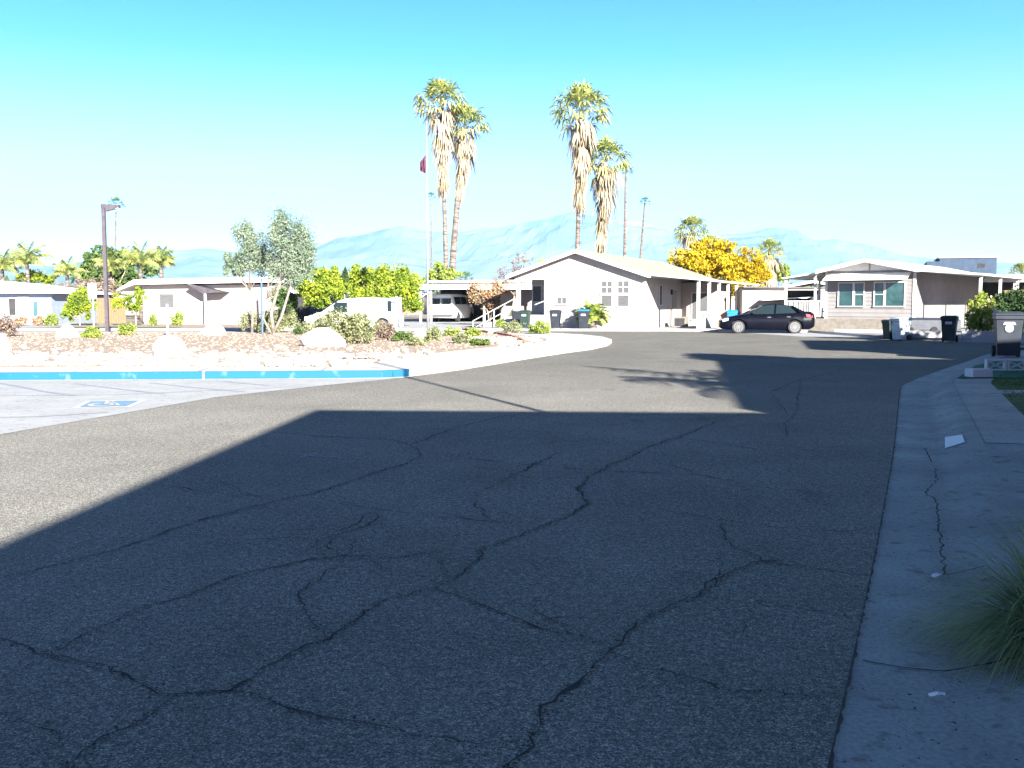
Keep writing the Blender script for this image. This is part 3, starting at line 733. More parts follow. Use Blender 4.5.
# ------------------------------------------------------------------ houses
def wall_box(mb, x0, x1, y0, y1, z0, z1): mb.box(x0, x1, y0, y1, z0, z1)
def lap(mb, a, b, z0, z1, step, out, th=.02):
    """lap siding between plan points a and b; out = outward normal"""
    a = Vector(a); b = Vector(b); o = Vector(out); z = z0
    while z < z1-1e-4:
        zt = min(z+step, z1)
        A = a+o*th; B = b+o*th
        mb.add([(A.x, A.y, z), (B.x, B.y, z), (b.x, b.y, zt), (a.x, a.y, zt), (a.x, a.y, z), (b.x, b.y, z)], [(0, 1, 2, 3), (4, 5, 1, 0)])
        z = zt
def window(parent, x0, x1, z0, z1, y=-.02, cols=1, rows=1, glass='glass', fr='white_paint', axis='x', sill=True, t=.06, label=None):
    """flat window on the plane y (axis 'x') or x=y (axis 'y')"""
    def bx(mb, u0, u1, v0, v1, d0, d1):
        if axis == 'x': mb.box(u0, u1, y-d1, y-d0, v0, v1)
        else: mb.box(y+d0, y+d1, u0, u1, v0, v1)
    fm = MB()
    bx(fm, x0-t, x1+t, z1, z1+t, 0, .05); bx(fm, x0-t, x1+t, z0-t, z0, 0, .05 if not sill else .08)
    bx(fm, x0-t, x0, z0, z1, 0, .05); bx(fm, x1, x1+t, z0, z1, 0, .05)
    for k in range(1, cols): u = x0+(x1-x0)*k/cols; bx(fm, u-.02, u+.02, z0, z1, .005, .04)
    for k in range(1, rows): v = z0+(z1-z0)*k/rows; bx(fm, x0, x1, v-.02, v+.02, .005, .045)
    o = fm.build('window', fr, parent, label=label)
    g = MB(); bx(g, x0, x1, z0, z1, .0, .012); g.build('pane', glass, o)
    return o
def gable_roof(parent, w, l, ze, rise, ovx=.35, ovf=.5, ovb=.3, th=.12, m='roof_tan', fm='white_paint'):
    mb = MB(); sl_ = rise/(w/2)
    for sgn in (-1, 1):
        xe = w/2+sgn*(w/2+ovx); zl = ze-sl_*ovx
        A = [(xe, -ovf, zl), (w/2, -ovf, ze+rise), (w/2, l+ovb, ze+rise), (xe, l+ovb, zl)]
        B = [(x, y, z+th) for x, y, z in A]
        f = [(0, 1, 2, 3), (7, 6, 5, 4), (0, 4, 5, 1), (1, 5, 6, 2), (2, 6, 7, 3), (3, 7, 4, 0)]
        mb.add(A+B, f)
    r_ = mb.build('roof', m, parent)
    fb = MB()
    for sgn in (-1, 1):
        xe = w/2+sgn*(w/2+ovx); zl = ze-sl_*ovx
        A = [(xe, -ovf-.04, zl-.08), (w/2, -ovf-.04, ze+rise-.08), (w/2, -ovf-.04, ze+rise+th+.02), (xe, -ovf-.04, zl+th+.02)]
        B = [(x, -ovf-.003, z) for x, y, z in A]
        fb.add(A+B, [(0, 1, 2, 3), (7, 6, 5, 4), (0, 4, 5, 1), (1, 5, 6, 2), (2, 6, 7, 3), (3, 7, 4, 0)])
        fb.box(xe-.02 if sgn < 0 else xe+.003, xe-.003 if sgn < 0 else xe+.02, -ovf, l+ovb, zl-.06, zl+th+.0)
    fb.build('fascia', fm, r_)
    return r_
def gable_tri(mb, x0, x1, y0, y1, z0, z1, xm=None):
    xm = (x0+x1)/2 if xm is None else xm
    mb.add([(x0, y0, z0), (x1, y0, z0), (xm, y0, z1), (x0, y1, z0), (x1, y1, z0), (xm, y1, z1)], [(0, 1, 2), (5, 4, 3), (0, 3, 4, 1), (1, 4, 5, 2), (2, 5, 3, 0)])
def rot(a): return -a

# --- white gabled house (centre)
aG = R(23.6); oG = (.15, 58.1, .10)
hg = thing('gabled_house', 'white single storey house with low gable, corner porch and long side patio', 'house', oG, rot(aG))
W, LN, EV, RI = 7.8, 18.0, 2.95, 1.3
wb = MB(); wb.box(1.85, W, 0, LN, 0, EV); wb.box(0, 1.85, 2.6, LN, 0, EV)
gable_tri(wb, 0, W, 0, .15, EV+.002, EV+RI-.03); wb.box(0, 1.85, 0, .12, EV-.22, EV); wb.build('wall', 'white_wall', hg)
gable_roof(hg, W, LN, EV, RI, m='roof_tan')
window(hg, 2.65, 3.2, 1.35, 1.7, cols=2, glass='blind')
for x in (5.3, 6.25):
    window(hg, x, x+.6, 1.95, 2.6, cols=2, rows=2, glass='blind'); window(hg, x, x+.6, 1.22, 1.82, glass='blind')
pf = MB(); pf.box(0, 1.84, .02, 2.58, 0, .72); pf.build('porch_floor', 'pale_concrete', hg)
pp = MB(); pp.box(.08, .28, .05, .25, .72, EV-.22); pp.build('porch_post', 'white_paint', hg)
dp = MB(); dp.box(.75, 1.6, 2.54, 2.6, .72, 2.6); d_ = dp.build('door', 'white_paint', hg); MB().box(.8, .86, 2.48, 2.54, 1.6, 1.75).build('handle', 'grey_metal', d_)
window(hg, 1.0, 2.2, 1.5, 2.4, y=1.83, axis='y', glass='glass', t=.05) if False else None
window(hg, .1, .62, 1.5, 2.4, y=2.6, glass='blind')
rl = MB()
for z in (.95, .5): rl.tube([(-2.6, -.15, z-.6), (.1, -.15, z+.72)], .03, 6)
for k in range(5): u = k/4; rl.tube([(-2.6+2.7*u, -.15, -.02), (-2.6+2.7*u, -.15, .95+.1*0+(-.6+1.32*u))], .035, 6)
rl.build('ramp_railing', 'white_paint', hg)
rp = MB(); rp.add([(-2.6, 0, 0), (0, 0, 0), (0, 0, .7), (-2.6, 1.2, 0), (0, 1.2, 0), (0, 1.2, .7)], [(0, 1, 2), (5, 4, 3), (0, 2, 5, 3), (1, 4, 5, 2), (0, 3, 4, 1)]); rp.build('ramp', 'pale_concrete', hg)
pr2 = MB(); pr2.tube([(1.3, -.08, 1.3), (1.85, -.08, 1.5)], .03, 6); pr2.build('porch_rail', 'white_paint', hg)
# patio cover along the right side
pc = MB()
pc.add([(W, -.4, EV-.03), (W+3.1, -.4, EV-.35), (W+3.1, LN-.2, EV-.35), (W, LN-.2, EV-.03), (W, -.4, EV+.07), (W+3.1, -.4, EV-.25), (W+3.1, LN-.2, EV-.25), (W, LN-.2, EV+.07)],
       [(0, 3, 2, 1), (4, 5, 6, 7), (0, 1, 5, 4), (1, 2, 6, 5), (2, 3, 7, 6), (3, 0, 4, 7)])
pc.build('patio_roof', 'white_paint', hg)
for k in range(7):
    MB().box(W+2.85, W+3.0, k*2.6, k*2.6+.15, 0, EV-.34).build('patio_post', 'white_paint', hg)
lw = MB(); lw.box(W+2.87, W+2.98, .17, 2.58, 0, .95); lw.box(W+2.87, W+2.98, 2.77, 5.18, 0, .95); lw.box(W+2.87, W+2.98, 5.37, LN-2, 0, .9)
lwo = lw.build('patio_wall', 'white_wall', hg)
for y in (.8, 2.0): MB().box(W+2.985, W+3.01, y, y+.4, .55, .85).build('vent', 'grey_metal', lwo)
window(hg, 2.9, 3.35, 1.3, 2.4, y=W+.003, axis='y', glass='dark')
pe = MB(); pe.box(W+.005, W+2.2, 8.0, 12.5, 0, EV-.3); rm_ = pe.build('side_room', 'cream_wall', hg)
window(rm_, W+.7, W+1.8, .4, 2.0, y=7.99, glass='blind')
MB().box(W+.01, W+.1, 5.4, 5.6, 1.9, 2.2).build('wall_lamp', 'dark', hg)
MB().box(W+.003, W+.05, 5.9, 6.8, .1, 2.15).build('side_door', 'cream_wall', hg)
ac = MB().box(-.35, .35, -.3, .3, 0, .6); aco = ac.build('housing', 'block', thing('air_conditioner', 'small square air conditioner unit on the patio of the white gabled house', 'air conditioner', (XD(681, 58), 58, .106), rot(aG)))
MB().box(-.28, .28, -.33, -.302, .08, .52).build('grille', 'dark', aco.parent)

# --- grey siding house on the right
aJ = R(37); oJ = (16.45, 52.65, .10)
hj = thing('siding_house', 'narrow grey lap sided home with teal windows under a white awning', 'house', oJ, rot(aJ))
W, LN, EV, RI = 4.5, 14.0, 3.05, .48
wb = MB(); wb.box(0, W, 0, LN, .0, EV)
core = wb.build('wall', 'siding', hj)
lf = MB(); lap(lf, (0, -.003), (W, -.003), .7, EV-.02, .2, (0, -1), .025); lf.build('front_siding', 'siding', hj)
ls = MB(); lap(ls, (W+.003, 0), (W+.003, LN), .7, EV-.02, .2, (1, 0), .018); ls.build('side_siding', 'side_siding', hj)
gt = MB(); gable_tri(gt, -.1, W+.1, -.05, .1, EV+.002, EV+RI-.02); gt.build('gable', 'white_paint', hj)
MB().box(W/2-.03, W/2+.03, -.1, -.052, EV, EV+RI-.05).build('gable_batten', 'siding', hj)
gable_roof(hj, W, LN, EV, RI, ovx=.3, ovf=.75, m='roof_white', th=.10, fm='white_paint')
MB().box(W-.1, W+.035, -.05, .06, .0, EV).build('corner_trim', 'white_paint', hj)
MB().box(-.03, .1, -.05, .06, .0, EV).build('corner_trim', 'white_paint', hj)
aw = MB()
aw.add([(.12, -.03, EV-.16), (W-.2, -.03, EV-.16), (W-.2, -.85, EV-.50), (.12, -.85, EV-.50), (.12, -.03, EV-.12), (W-.2, -.03, EV-.12), (W-.2, -.85, EV-.46), (.12, -.85, EV-.46),],
       [(0, 3, 2, 1), (4, 5, 6, 7), (0, 1, 5, 4), (1, 2, 6, 5), (2, 3, 7, 6), (3, 0, 4, 7)])
aw.build('window_awning', 'roof_white', hj)
window(hj, .72, 1.42, 1.25, 2.42, y=-.03, glass='teal_glass'); window(hj, 1.54, 1.98, 1.25, 2.42, y=-.03, rows=2, glass='teal_glass')
window(hj, 2.55, 2.98, 1.25, 2.42, y=-.03, rows=2, glass='teal_glass'); window(hj, 3.1, 4.0, 1.25, 2.42, y=-.03, glass='teal_glass')
# carport roof on the right side
def slab(mb, x0, x1, y0, y1, za, zb, th=.1):
    mb.add([(x0, y0, za), (x1, y0, zb), (x1, y1, zb), (x0, y1, za), (x0, y0, za+th), (x1, y0, zb+th), (x1, y1, zb+th), (x0, y1, za+th)],
           [(0, 3, 2, 1), (4, 5, 6, 7), (0, 1, 5, 4), (1, 2, 6, 5), (2, 3, 7, 6), (3, 0, 4, 7)])
cr_ = MB(); slab(cr_, W+.32, W+3.3, -.5, LN, EV-.1, EV-.35); cr_.build('carport_roof', 'white_paint', hj)
for k in range(4): MB().box(W+3.0, W+3.12, -.3+k*4.4, -.18+k*4.4, 0, EV-.36).build('carport_post', 'white_paint', hj)
# porch on the left
pr_ = MB(); slab(pr_, -2.2, -.33, -.5, 5, EV-.38, EV-.12, .07); pr_.build('porch_roof', 'roof_white', hj)
for x, y in ((-2.05, -.3), (-.45, -.3), (-2.05, 4.7)): MB().box(x-.05, x+.05, y-.05, y+.05, .0, EV-.3).build('porch_post', 'white_paint', hj)
MB().box(-2.1, -.04, .6, 4.9, 0, .62).build('porch_floor', 'concrete', hj)
MB().box(-1.5, -.02, 5.0, 5.15, .6, 2.6).build('porch_door', 'dark_door', hj)
pr = MB()
for z in (.7, 1.5): pr.box(-2.05, -.15, -.34, -.28, z-.03, z+.03)
for k in range(14): pr.box(-2.0+k*.14, -1.93+k*.14, -.33, -.29, .7, 1.5)
pr.box(-.75, -.3, -.36, -.27, .7, 1.52)
pr.build('porch_railing', 'white_paint', hj)
fp = MB(); fp.tube([(-.5, -.45, EV-.4), (-.15, -.62, EV-.05)], .035, 6); fp.build('brace', 'white_paint', hj)
# raised planter in front
pl = thing('block_planter', 'long low tan block planter below the teal windows', 'planter', oJ, rot(aJ))
pw = MB(); pw.box(-2.0, W+.1, -2.05, -1.85, 0, .62); pw.box(-2.0, -1.8, -1.85, -.9, 0, .62); pw.box(W-.1, W+.1, -1.85, -.06, 0, .62); pw.build('block_wall', 'block', pl)
MB().box(-1.8, W-.1, -1.85, -.06, 0, .5).build('soil', 'dirt', pl)
lk = MB(); lk.box(2.0, 5.6, -4.3, -4.15, 0, .16); lk.box(W-.2, W-.05, -4.15, -2.1, 0, .16)
o = lk.build('garden_edging', 'pale_concrete'); o.location = oJ; o.rotation_euler = (0, 0, rot(aJ)); tag(o, 'thin pale concrete edging round the bare dirt yard', 'edging')
# low wall and planters right of it
def world_box(name, pxl, pxr, D, zt, depth, m, label, cat, z0=.1, rz=None, group=None):
    x0 = XD(pxl, D); x1 = XD(pxr, D)
    o = MB().box(0, x1-x0, 0, depth, 0, zt).build(name, m, bevel=.015); o.location = (x0, D, z0); o.rotation_euler = (0, 0, rz or 0)
    return tag(o, label, cat, group)
lw2 = thing('low_garden_wall', 'low white garden wall behind the green waste bin', 'wall', (XD(905, 40.5), 40.5, .10), R(-18))
MB().box(0, 1.6, 0, .2, 0, .28).build('wall_block', 'pale_concrete', lw2); MB().box(2.1, 5.2, .0, .2, 0, .28).build('wall_block', 'pale_concrete', lw2)
tr = thing('utility_trailer', 'low flat grey covered trailer under the carport beside the pale bin', 'trailer', (XD(908, 45.5), 45.5, .106), R(-20))
tb = MB(); tb.loft([[(x, y, z) for x, y in ((0, 0), (2.2, 0), (2.2, 1.3), (0, 1.3))] for z in (.18, .62)]); tb.build('box', 'trailer_grey', tr, bevel=.03)
tc_ = MB(); tc_.loft([[(.02, .02, .623), (2.18, .02, .623), (2.18, 1.28, .623), (.02, 1.28, .623)], [(.2, .15, .72), (2.0, .15, .72), (2.0, 1.15, .72), (.2, 1.15, .72)]]); tc_.build('cover', 'bin_grey', tr)
for y in (-.04, 1.22): MB().tube([(1.1, y, .2), (1.1, y+.12, .2)], .14, 14).build('wheel', 'tyre', tr)

# --- neighbour at the far right: dark carport, fence
hk = thing('carport_house', 'dark open carport with white beam and posts at the right edge', 'carport', (XD(985, 56), 56, .10), R(-22))
sm = MB(); slab(sm, 0, 9, 0, 8, 2.75, 2.75, .1); sm.box(-.02, 9, -.03, -.003, 2.55, 2.95); sm.build('carport_roof', 'white_paint', hk)
for x in (1.35, 4.2, 7.0): MB().box(x, x+.13, .1, .23, 0, 2.74).build('carport_post', 'white_paint', hk)
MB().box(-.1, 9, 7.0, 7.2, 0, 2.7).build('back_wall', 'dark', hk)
fk = thing('board_fence', 'short brown wooden board fence beside the dark carport', 'fence', (XD(1003, 52), 52, .10), R(-15))
for k in range(16): MB().box(k*.2, k*.2+.19, 0, .03, 0, 2.05+.02*random.random()).build('board', 'wood', fk)
tp = tree('dark_hedge', 'dark green rounded hedge mass below the brown fence', 'hedge', (XD(1012, 46), 46, .1), [(0, 0, .9, 1.6, 1.0, .95), (1.6, 0, .8, 1.6, 1, .85), (.6, -.3, .7, 1.3, .8, .8)], 22000, .08, 'leaf_dark', 91, clumps=160)
fb_ = bush(980, 41.5, 30, 40, 'leaf_lime', 7000, .055, 92, 'tall flowering rose bush between the green bin and the grey bin', z0=.1, name='rose_bush', clumps=50)
rs = np.random.RandomState(4); pts = blob_pts([(0, -.1, .8, .62, .5, .75)], 260, 40, rs); leaf_mesh('blossoms', pts, .06*rs.uniform(.7, 1.3, len(pts)), 'flower', fb_, aspect=.9, rs=rs)
pk = MB()
for k in range(12): pk.box(k*.17, k*.17+.05, 0, .03, 0, .32)
pk.box(0, 2.0, .03, .05, .2, .24)
o = pk.build('picket_edging', 'white_paint'); o.location = (XD(966, 40), 40, .106); o.rotation_euler = (0, 0, R(-15)); tag(o, 'miniature white picket edging at the foot of the rose bush', 'edging')
hb = thing('flat_roof_home', 'blue grey flat topped home showing above the carport roof', 'house', (XD(925, 78), 78, .1), R(-20))
q1 = MB(); q1.box(.9, 4.9, 0, 6, 0, 4.85); q1.box(0, .9, 0, 6, 0, 4.6); q1.build('wall', 'blue_grey', hb); MB().box(.8, 5.0, -.1, 6.1, 4.853, 4.95).build('roof', 'roof_grey', hb)
MB().box(3.6, 4.1, -.03, -.003, 4.1, 4.4).build('window', 'dark', hb)

# --- houses at the left
ha = thing('pale_blue_house', 'pale blue house with white roof at the far left', 'house', (XD(-70, 66), 66, .1), R(0))
wa = XD(60, 66)-XD(-70, 66)
q1 = MB(); q1.box(0, wa-.5, 0, 9, 0, 2.0); q1.build('wall', 'pale_blue_wall', ha)
q2 = MB()
A = [(-.6, -.7, 2.02), (wa, -.7, 2.02), (wa, 9.6, 2.02), (-.6, 9.6, 2.02)]; B = [(2.5, 3.4, 2.95), (wa-3.6, 3.4, 2.75), (wa-3.6, 5.6, 2.75), (2.5, 5.6, 2.95)]
q2.loft([A, [(x, y, z+.12) for x, y, z in A], B]); q2.build('roof', 'roof_white', ha)
dx = XD(19, 66)-XD(-70, 66)
d_ = MB().box(dx, dx+.75, -.06, -.003, 0, 1.85).build('door', 'white_paint', ha); MB().box(dx+.1, dx+.16, -.1, -.062, .9, 1.0).build('handle', 'grey_metal', d_)
window(ha, dx+1.0, dx+1.3, .5, 1.5, y=-.003, glass='glass'); window(ha, dx-.6, dx-.15, .6, 1.7, y=-.003, glass='dark')

hb2 = thing('white_carport_house', 'long white house with open shaded carport gable behind the pale barked tree', 'house', (XD(140, 67), 67, .1), R(-8))
wB = 8.6
q1 = MB(); q1.box(0, wB+.3, .5, 8, 0, 2.62); q1.build('wall', 'white_wall', hb2)
q2 = MB(); q2.loft([[(-1.4, -.3, 2.2), (-.2, -.3, 2.63), (wB+.6, -.3, 2.75), (wB+.6, 8.4, 2.75), (-.2, 8.4, 2.63), (-1.4, 8.4, 2.2)], [(-1.4, -.3, 2.3), (-.2, -.3, 2.95), (wB+.6, -.3, 3.1), (wB+.6, 8.4, 3.1), (-.2, 8.4, 2.95), (-1.4, 8.4, 2.3)]]); q2.build('roof', 'roof_white', hb2)
gg = MB(); gg.add([(3.7, -.75, 2.66), (6.2, -.75, 2.12), (4.8, -.75, 2.02), (3.7, .45, 2.66), (6.2, .45, 2.12), (4.8, .45, 2.02)], [(0, 2, 1), (3, 4, 5), (0, 1, 4, 3), (1, 2, 5, 4), (2, 0, 3, 5)]); gg.build('awning', 'brown_metal', hb2)  # solid wedge, shade under the gable put into its dark colour
for x in (4.95, 8.7): MB().box(x-.06, x+.06, -.7, -.58, 0, 2.05).build('carport_post', 'white_paint', hb2)
window(hb2, 1.2, 2.2, 1.1, 2.0, y=.497, glass='blind')
MB().box(5.6, 6.5, .44, .497, .9, 1.3).build('wall_panel', 'beige_wall', hb2)

gsx = thing('board_garage', 'low grey garage with dark open side behind the citrus hedge', 'garage', (XD(286, 64), 64, .1), R(0))
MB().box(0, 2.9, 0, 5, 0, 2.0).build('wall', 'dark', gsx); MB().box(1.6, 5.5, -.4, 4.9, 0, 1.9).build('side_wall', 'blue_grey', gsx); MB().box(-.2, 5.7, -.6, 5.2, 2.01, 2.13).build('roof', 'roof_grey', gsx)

he = thing('van_carport', 'white flat roofed carport sheltering the parked white van', 'carport', (XD(417, 71), 71, .1), R(-10))
q1 = MB(); slab(q1, 0, 9.2, -.2, 7, 2.55, 2.55, .12); q1.box(-.02, 9.2, -.24, -.203, 2.35, 2.72); q1.box(-.05, 9.4, 3, 9, 2.9, 3.05); q1.build('carport_roof', 'roof_white', he)
for x in (.2, .95, 4.8, 8.8): MB().box(x, x+.13, 0, .13, 0, 2.54).build('carport_post', 'white_paint', he)
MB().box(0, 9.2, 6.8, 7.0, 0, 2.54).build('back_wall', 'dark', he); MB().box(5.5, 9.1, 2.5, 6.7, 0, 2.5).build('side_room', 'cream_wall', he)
br = MB(); br.tube([(-.1, -.25, 1.5), (1.0, -.25, 2.2)], .04, 6); br.build('brace', 'white_paint', he)

# --- low white outbuildings between the two main houses
hm = thing('white_shed', 'flat white shed wall with open lean-to behind the dark sedan', 'shed', (XD(742, 62), 62, .1), R(-6))
MB().box(0, 2.7, 0, 3, 0, 2.3).build('wall', 'white_wall', hm)
q1 = MB(); slab(q1, .0, 5.2, -.4, 3.2, 2.33, 2.28, .08); q1.build('roof', 'brown_metal', hm)
q1 = MB(); slab(q1, 1.0, 4.2, -1.3, 2.8, 1.55, 1.72, .05); q1.build('lean_to_roof', 'roof_white', hm)
for x in (2.9, 4.0): MB().box(x, x+.1, -1.2, -1.1, 0, 1.6).build('post', 'white_paint', hm)
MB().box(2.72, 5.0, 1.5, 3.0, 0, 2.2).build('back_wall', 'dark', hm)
h2 = thing('distant_white_home', 'white roofed home seen between yellow tree and grey house', 'house', (XD(776, 85), 85, .1), R(-20))
MB().box(0, 6, 0, 9, 0, 2.6).build('wall', 'white_wall', h2); gable_roof(h2, 6, 9, 2.6, .55, m='roof_white')
fw = thing('patio_fence', 'low white picket fence behind the dark sedan', 'fence', (XD(770, 57), 57, .1), R(-20))
for k in range(14): MB().box(k*.3, k*.3+.16, 0, .03, 0, 1.15).build('picket', 'white_paint', fw)
MB().box(0, 4.2, .035, .07, .25, .33).build('rail', 'white_paint', fw); MB().box(0, 4.2, .035, .07, .9, .98).build('rail', 'white_paint', fw)
tw = thing('terracotta_wall', 'short terracotta coloured wall piece beside the blue bin', 'wall', (XD(717, 54.2), 54.2, .106), R(-10))
MB().box(0, .62, 0, .25, 0, .95).build('wall_block', 'terracotta', tw); MB().box(-.02, .64, -.02, .27, .953, 1.0).build('cap', 'cream_wall', tw)

# --- far home silhouettes along the street
for i, (px, D, ww, hh, m) in enumerate(((-60, 110, 12, 3.2, 'cream_wall'), (60, 120, 11, 3.0, 'white_wall'), (240, 130, 14, 3.1, 'white_wall'), (330, 120, 10, 3.3, 'cream_wall'), (870, 120, 12, 3.3, 'white_wall'), (700, 120, 10, 3.2, 'cream_wall'))):
    t_ = thing('distant_house', ['cream distant house beyond the far left palms', 'small white distant house behind the white road sign', 'white distant house roofline left of the olive tree', 'cream distant house hidden behind the citrus hedge', 'white distant house behind the grey sided home', 'cream distant house behind the yellow tree'][i], 'house', (XD(px, D), D, -.03), R(-12))
    MB().box(0, ww, 0, 8, 0, hh-.6).build('wall', m, t_); gable_roof(t_, ww, 8, hh-.6, .8, m='roof_grey' if i % 2 else 'roof_tan')

# ------------------------------------------------------------------ out of frame: what casts the long shadows
hc = thing('community_building', 'tall flat roofed building behind the camera shading the street', 'building', (2.72, .05, 0), R(-3.2))
MB().box(.45, 12, -14, -.45, 0, 5.1).build('wall', 'cream_wall', hc); MB().box(0, 12.4, -14.4, 0, 5.103, 5.46).build('roof', 'roof_grey', hc)
d_ = MB().box(3, 4.1, -.45+.003, -.39, 0.02, 2.2).build('door', 'brown_metal', hc); MB().box(3.1, 3.16, -.38, -.34, 1, 1.15).build('handle', 'steel', d_)
for x in (1.2, 5.5, 8): 
    f_ = MB().box(x, x+1.5, -.447, -.40, 1.0, 2.3).build('window', 'white_paint', hc); MB().box(x+.06, x+1.44, -.398, -.385, 1.06, 2.24).build('pane', 'glass', f_)
hd = thing('corner_house', 'cream house with grey roof on the lawn right of the view', 'house', (8.5, .8, .1), R(-10))
MB().box(.3, 12, .3, 13.5, 0, 4.85).build('wall', 'cream_wall', hd); MB().box(0, 12.3, 0, 13.8, 4.853, 5.15).build('roof', 'roof_grey', hd)
f_ = MB().box(.24, .297, 3, 4.6, 1, 2.2).build('window', 'white_paint', hd); MB().box(.225, .238, 3.06, 4.54, 1.06, 2.14).build('pane', 'glass', f_)
he2 = thing('second_corner_house', 'white house with grey roof on the corner lot beyond the lawn', 'house', (14.9, 19.3, .1), R(-14))
MB().box(.3, 13, .3, 7.5, 0, 4.7).build('wall', 'white_wall', he2); MB().box(0, 13.4, 0, 8, 4.703, 5.1).build('roof', 'roof_grey', he2)
f_ = MB().box(2, 3.6, 7.503, 7.56, 1, 2.2).build('window', 'white_paint', he2); MB().box(2.06, 3.54, 7.562, 7.575, 1.06, 2.14).build('pane', 'glass', f_)
tree('shade_tree', 'tall leafy shade tree on the corner lot right of the view', 'tree', (22.3, 28.5, .1), [(0, 0, 4.9, 3.0, 2.6, 1.3), (3, 1, 4.7, 2.6, 2.4, 1.2), (6.5, 0, 4.9, 3, 2.5, 1.3)], 9000, .16, 'leaf_green', 61, [([(0, 0, 0), (.1, 0, 2), (0, 0, 3.9)], .22, .14)])
tree('shade_tree', 'round leafy shade tree beside the cream corner house', 'tree', (11.0, 15.7, .1), [(0, 0, 4.3, 1.45, 1.0, .95)], 5000, .13, 'leaf_green', 62, [([(0, 0, 0), (.05, 0, 1.5), (0, 0, 3.3)], .1, .07)])
feather_palm('feather palm beside the driveway right of the view', (8.9, 7.9, .04), 3.4, 20, 2.9, 63)

# ------------------------------------------------------------------ bins
def wheelie_bin(label, loc, rz, body, lid, s=1.0, emblem=False, sticker=False):
    t = thing('wheeled_bin', label, 'waste bin', loc, rz, 'wheeled waste bins put out along the street'); t.scale = (s,)*3
    b = MB()
    b.loft([[(-.22, -.26, .05), (.22, -.26, .05), (.20, .24, .05), (-.20, .24, .05)], [(-.27, -.33, .85), (.27, -.33, .85), (.27, .32, .85), (-.27, .32, .85)],
            [(-.29, -.36, .86), (.29, -.36, .86), (.29, .36, .86), (-.29, .36, .86)], [(-.29, -.36, .95), (.29, -.36, .95), (.29, .36, .95), (-.29, .36, .95)]])
    bo = b.build('body', body, t, bevel=.015)
    l = MB(); l.loft([[(-.31, -.39, .952), (.31, -.39, .952), (.31, .37, .952), (-.31, .37, .952)], [(-.30, -.38, .985), (.30, -.38, .985), (.30, .36, .985), (-.30, .36, .985)], [(-.22, -.28, 1.03), (.22, -.28, 1.03), (.22, .28, 1.03), (-.22, .28, 1.03)]])
    l.build('lid', lid, t, bevel=.012)
    MB().tube([(-.22, .42, .93), (.22, .42, .93)], .02, 8).tube([(-.22, .36, .90), (-.22, .43, .93)], .02, 6).tube([(.22, .36, .90), (.22, .43, .93)], .02, 6).build('handle', lid, t)
    for x in (-.28, .22): 
        w_ = MB().tube([(x, .26, .13), (x+.07, .26, .13)], .13, 16).build('wheel', 'tyre', t)
    if sticker: MB().box(-.12, .12, -.335, -.325, .70, .80).build('sticker', 'white_paint', t)
    if emblem:
        e = MB(); c = Vector((0, -.318, .66))
        n_ = 20; e.add([(c.x+.085*math.cos(2*math.pi*k/n_), c.y-.012+.0, c.z+.085*math.sin(2*math.pi*k/n_)) for k in range(n_)], [tuple(range(n_))])
        e.add([(-.13, c.y-.02, .74), (-.03, c.y-.02, .73), (0, c.y-.02, .77), (.03, c.y-.02, .73), (.13, c.y-.02, .74), (.10, c.y-.02, .80), (-.10, c.y-.02, .80)], [(0, 1, 2, 6), (2, 3, 4, 5), (6, 2, 5)])
        e.build('emblem', 'white_paint', t)
    return t
D = 25.6; wheelie_bin('large grey wheeled bin with round white emblem on the near corner', (XD(1006.5, D), D, .11), R(-20), 'bin_grey', 'bin_grey', 1.14, emblem=True)
D = 38.3; wheelie_bin('dark green bin with white sticker before the rose bush', (XD(949, D), D, .01), R(-30), 'bin_green', 'bin_green', .98, sticker=True)
D = 40.2; wheelie_bin('dark narrow bin with raised lid edge touching the pale bin', (XD(891.5, D), D+.1, .01), R(-70), 'bin_green', 'bin_black', .80)
D = 40.0; wheelie_bin('pale grey blue bin before the grey house driveway', (XD(900, D), D-.05, .01), R(-66), 'bin_pale', 'bin_pale', .9)
D = 54.6; wheelie_bin('black bin standing alone in front of the small low window', (XD(555.5, D), D, .1), R(-12), 'bin_black', 'bin_black', 1.0, sticker=True)
D = 54.1; wheelie_bin('dark bin with blue lid beside the sago palm', (XD(584, D), D, .1), R(-12), 'bin_black', 'bin_blue', 1.02, sticker=True)
D = 54.9; wheelie_bin('green grey bin at the foot of the porch ramp', (XD(525, D), D, .1), R(-12), 'bin_green', 'bin_green', .98, sticker=True)
D = 56.8; wheelie_bin('small black bin half hidden beside the ramp railing', (XD(517, D), D, .1), R(-12), 'bin_black', 'bin_black', .92)
D = 53.9; wheelie_bin('bright blue bin behind the dark sedan', (XD(732, D), D, .1), R(-12), 'bin_blue', 'bin_blue', 1.0)

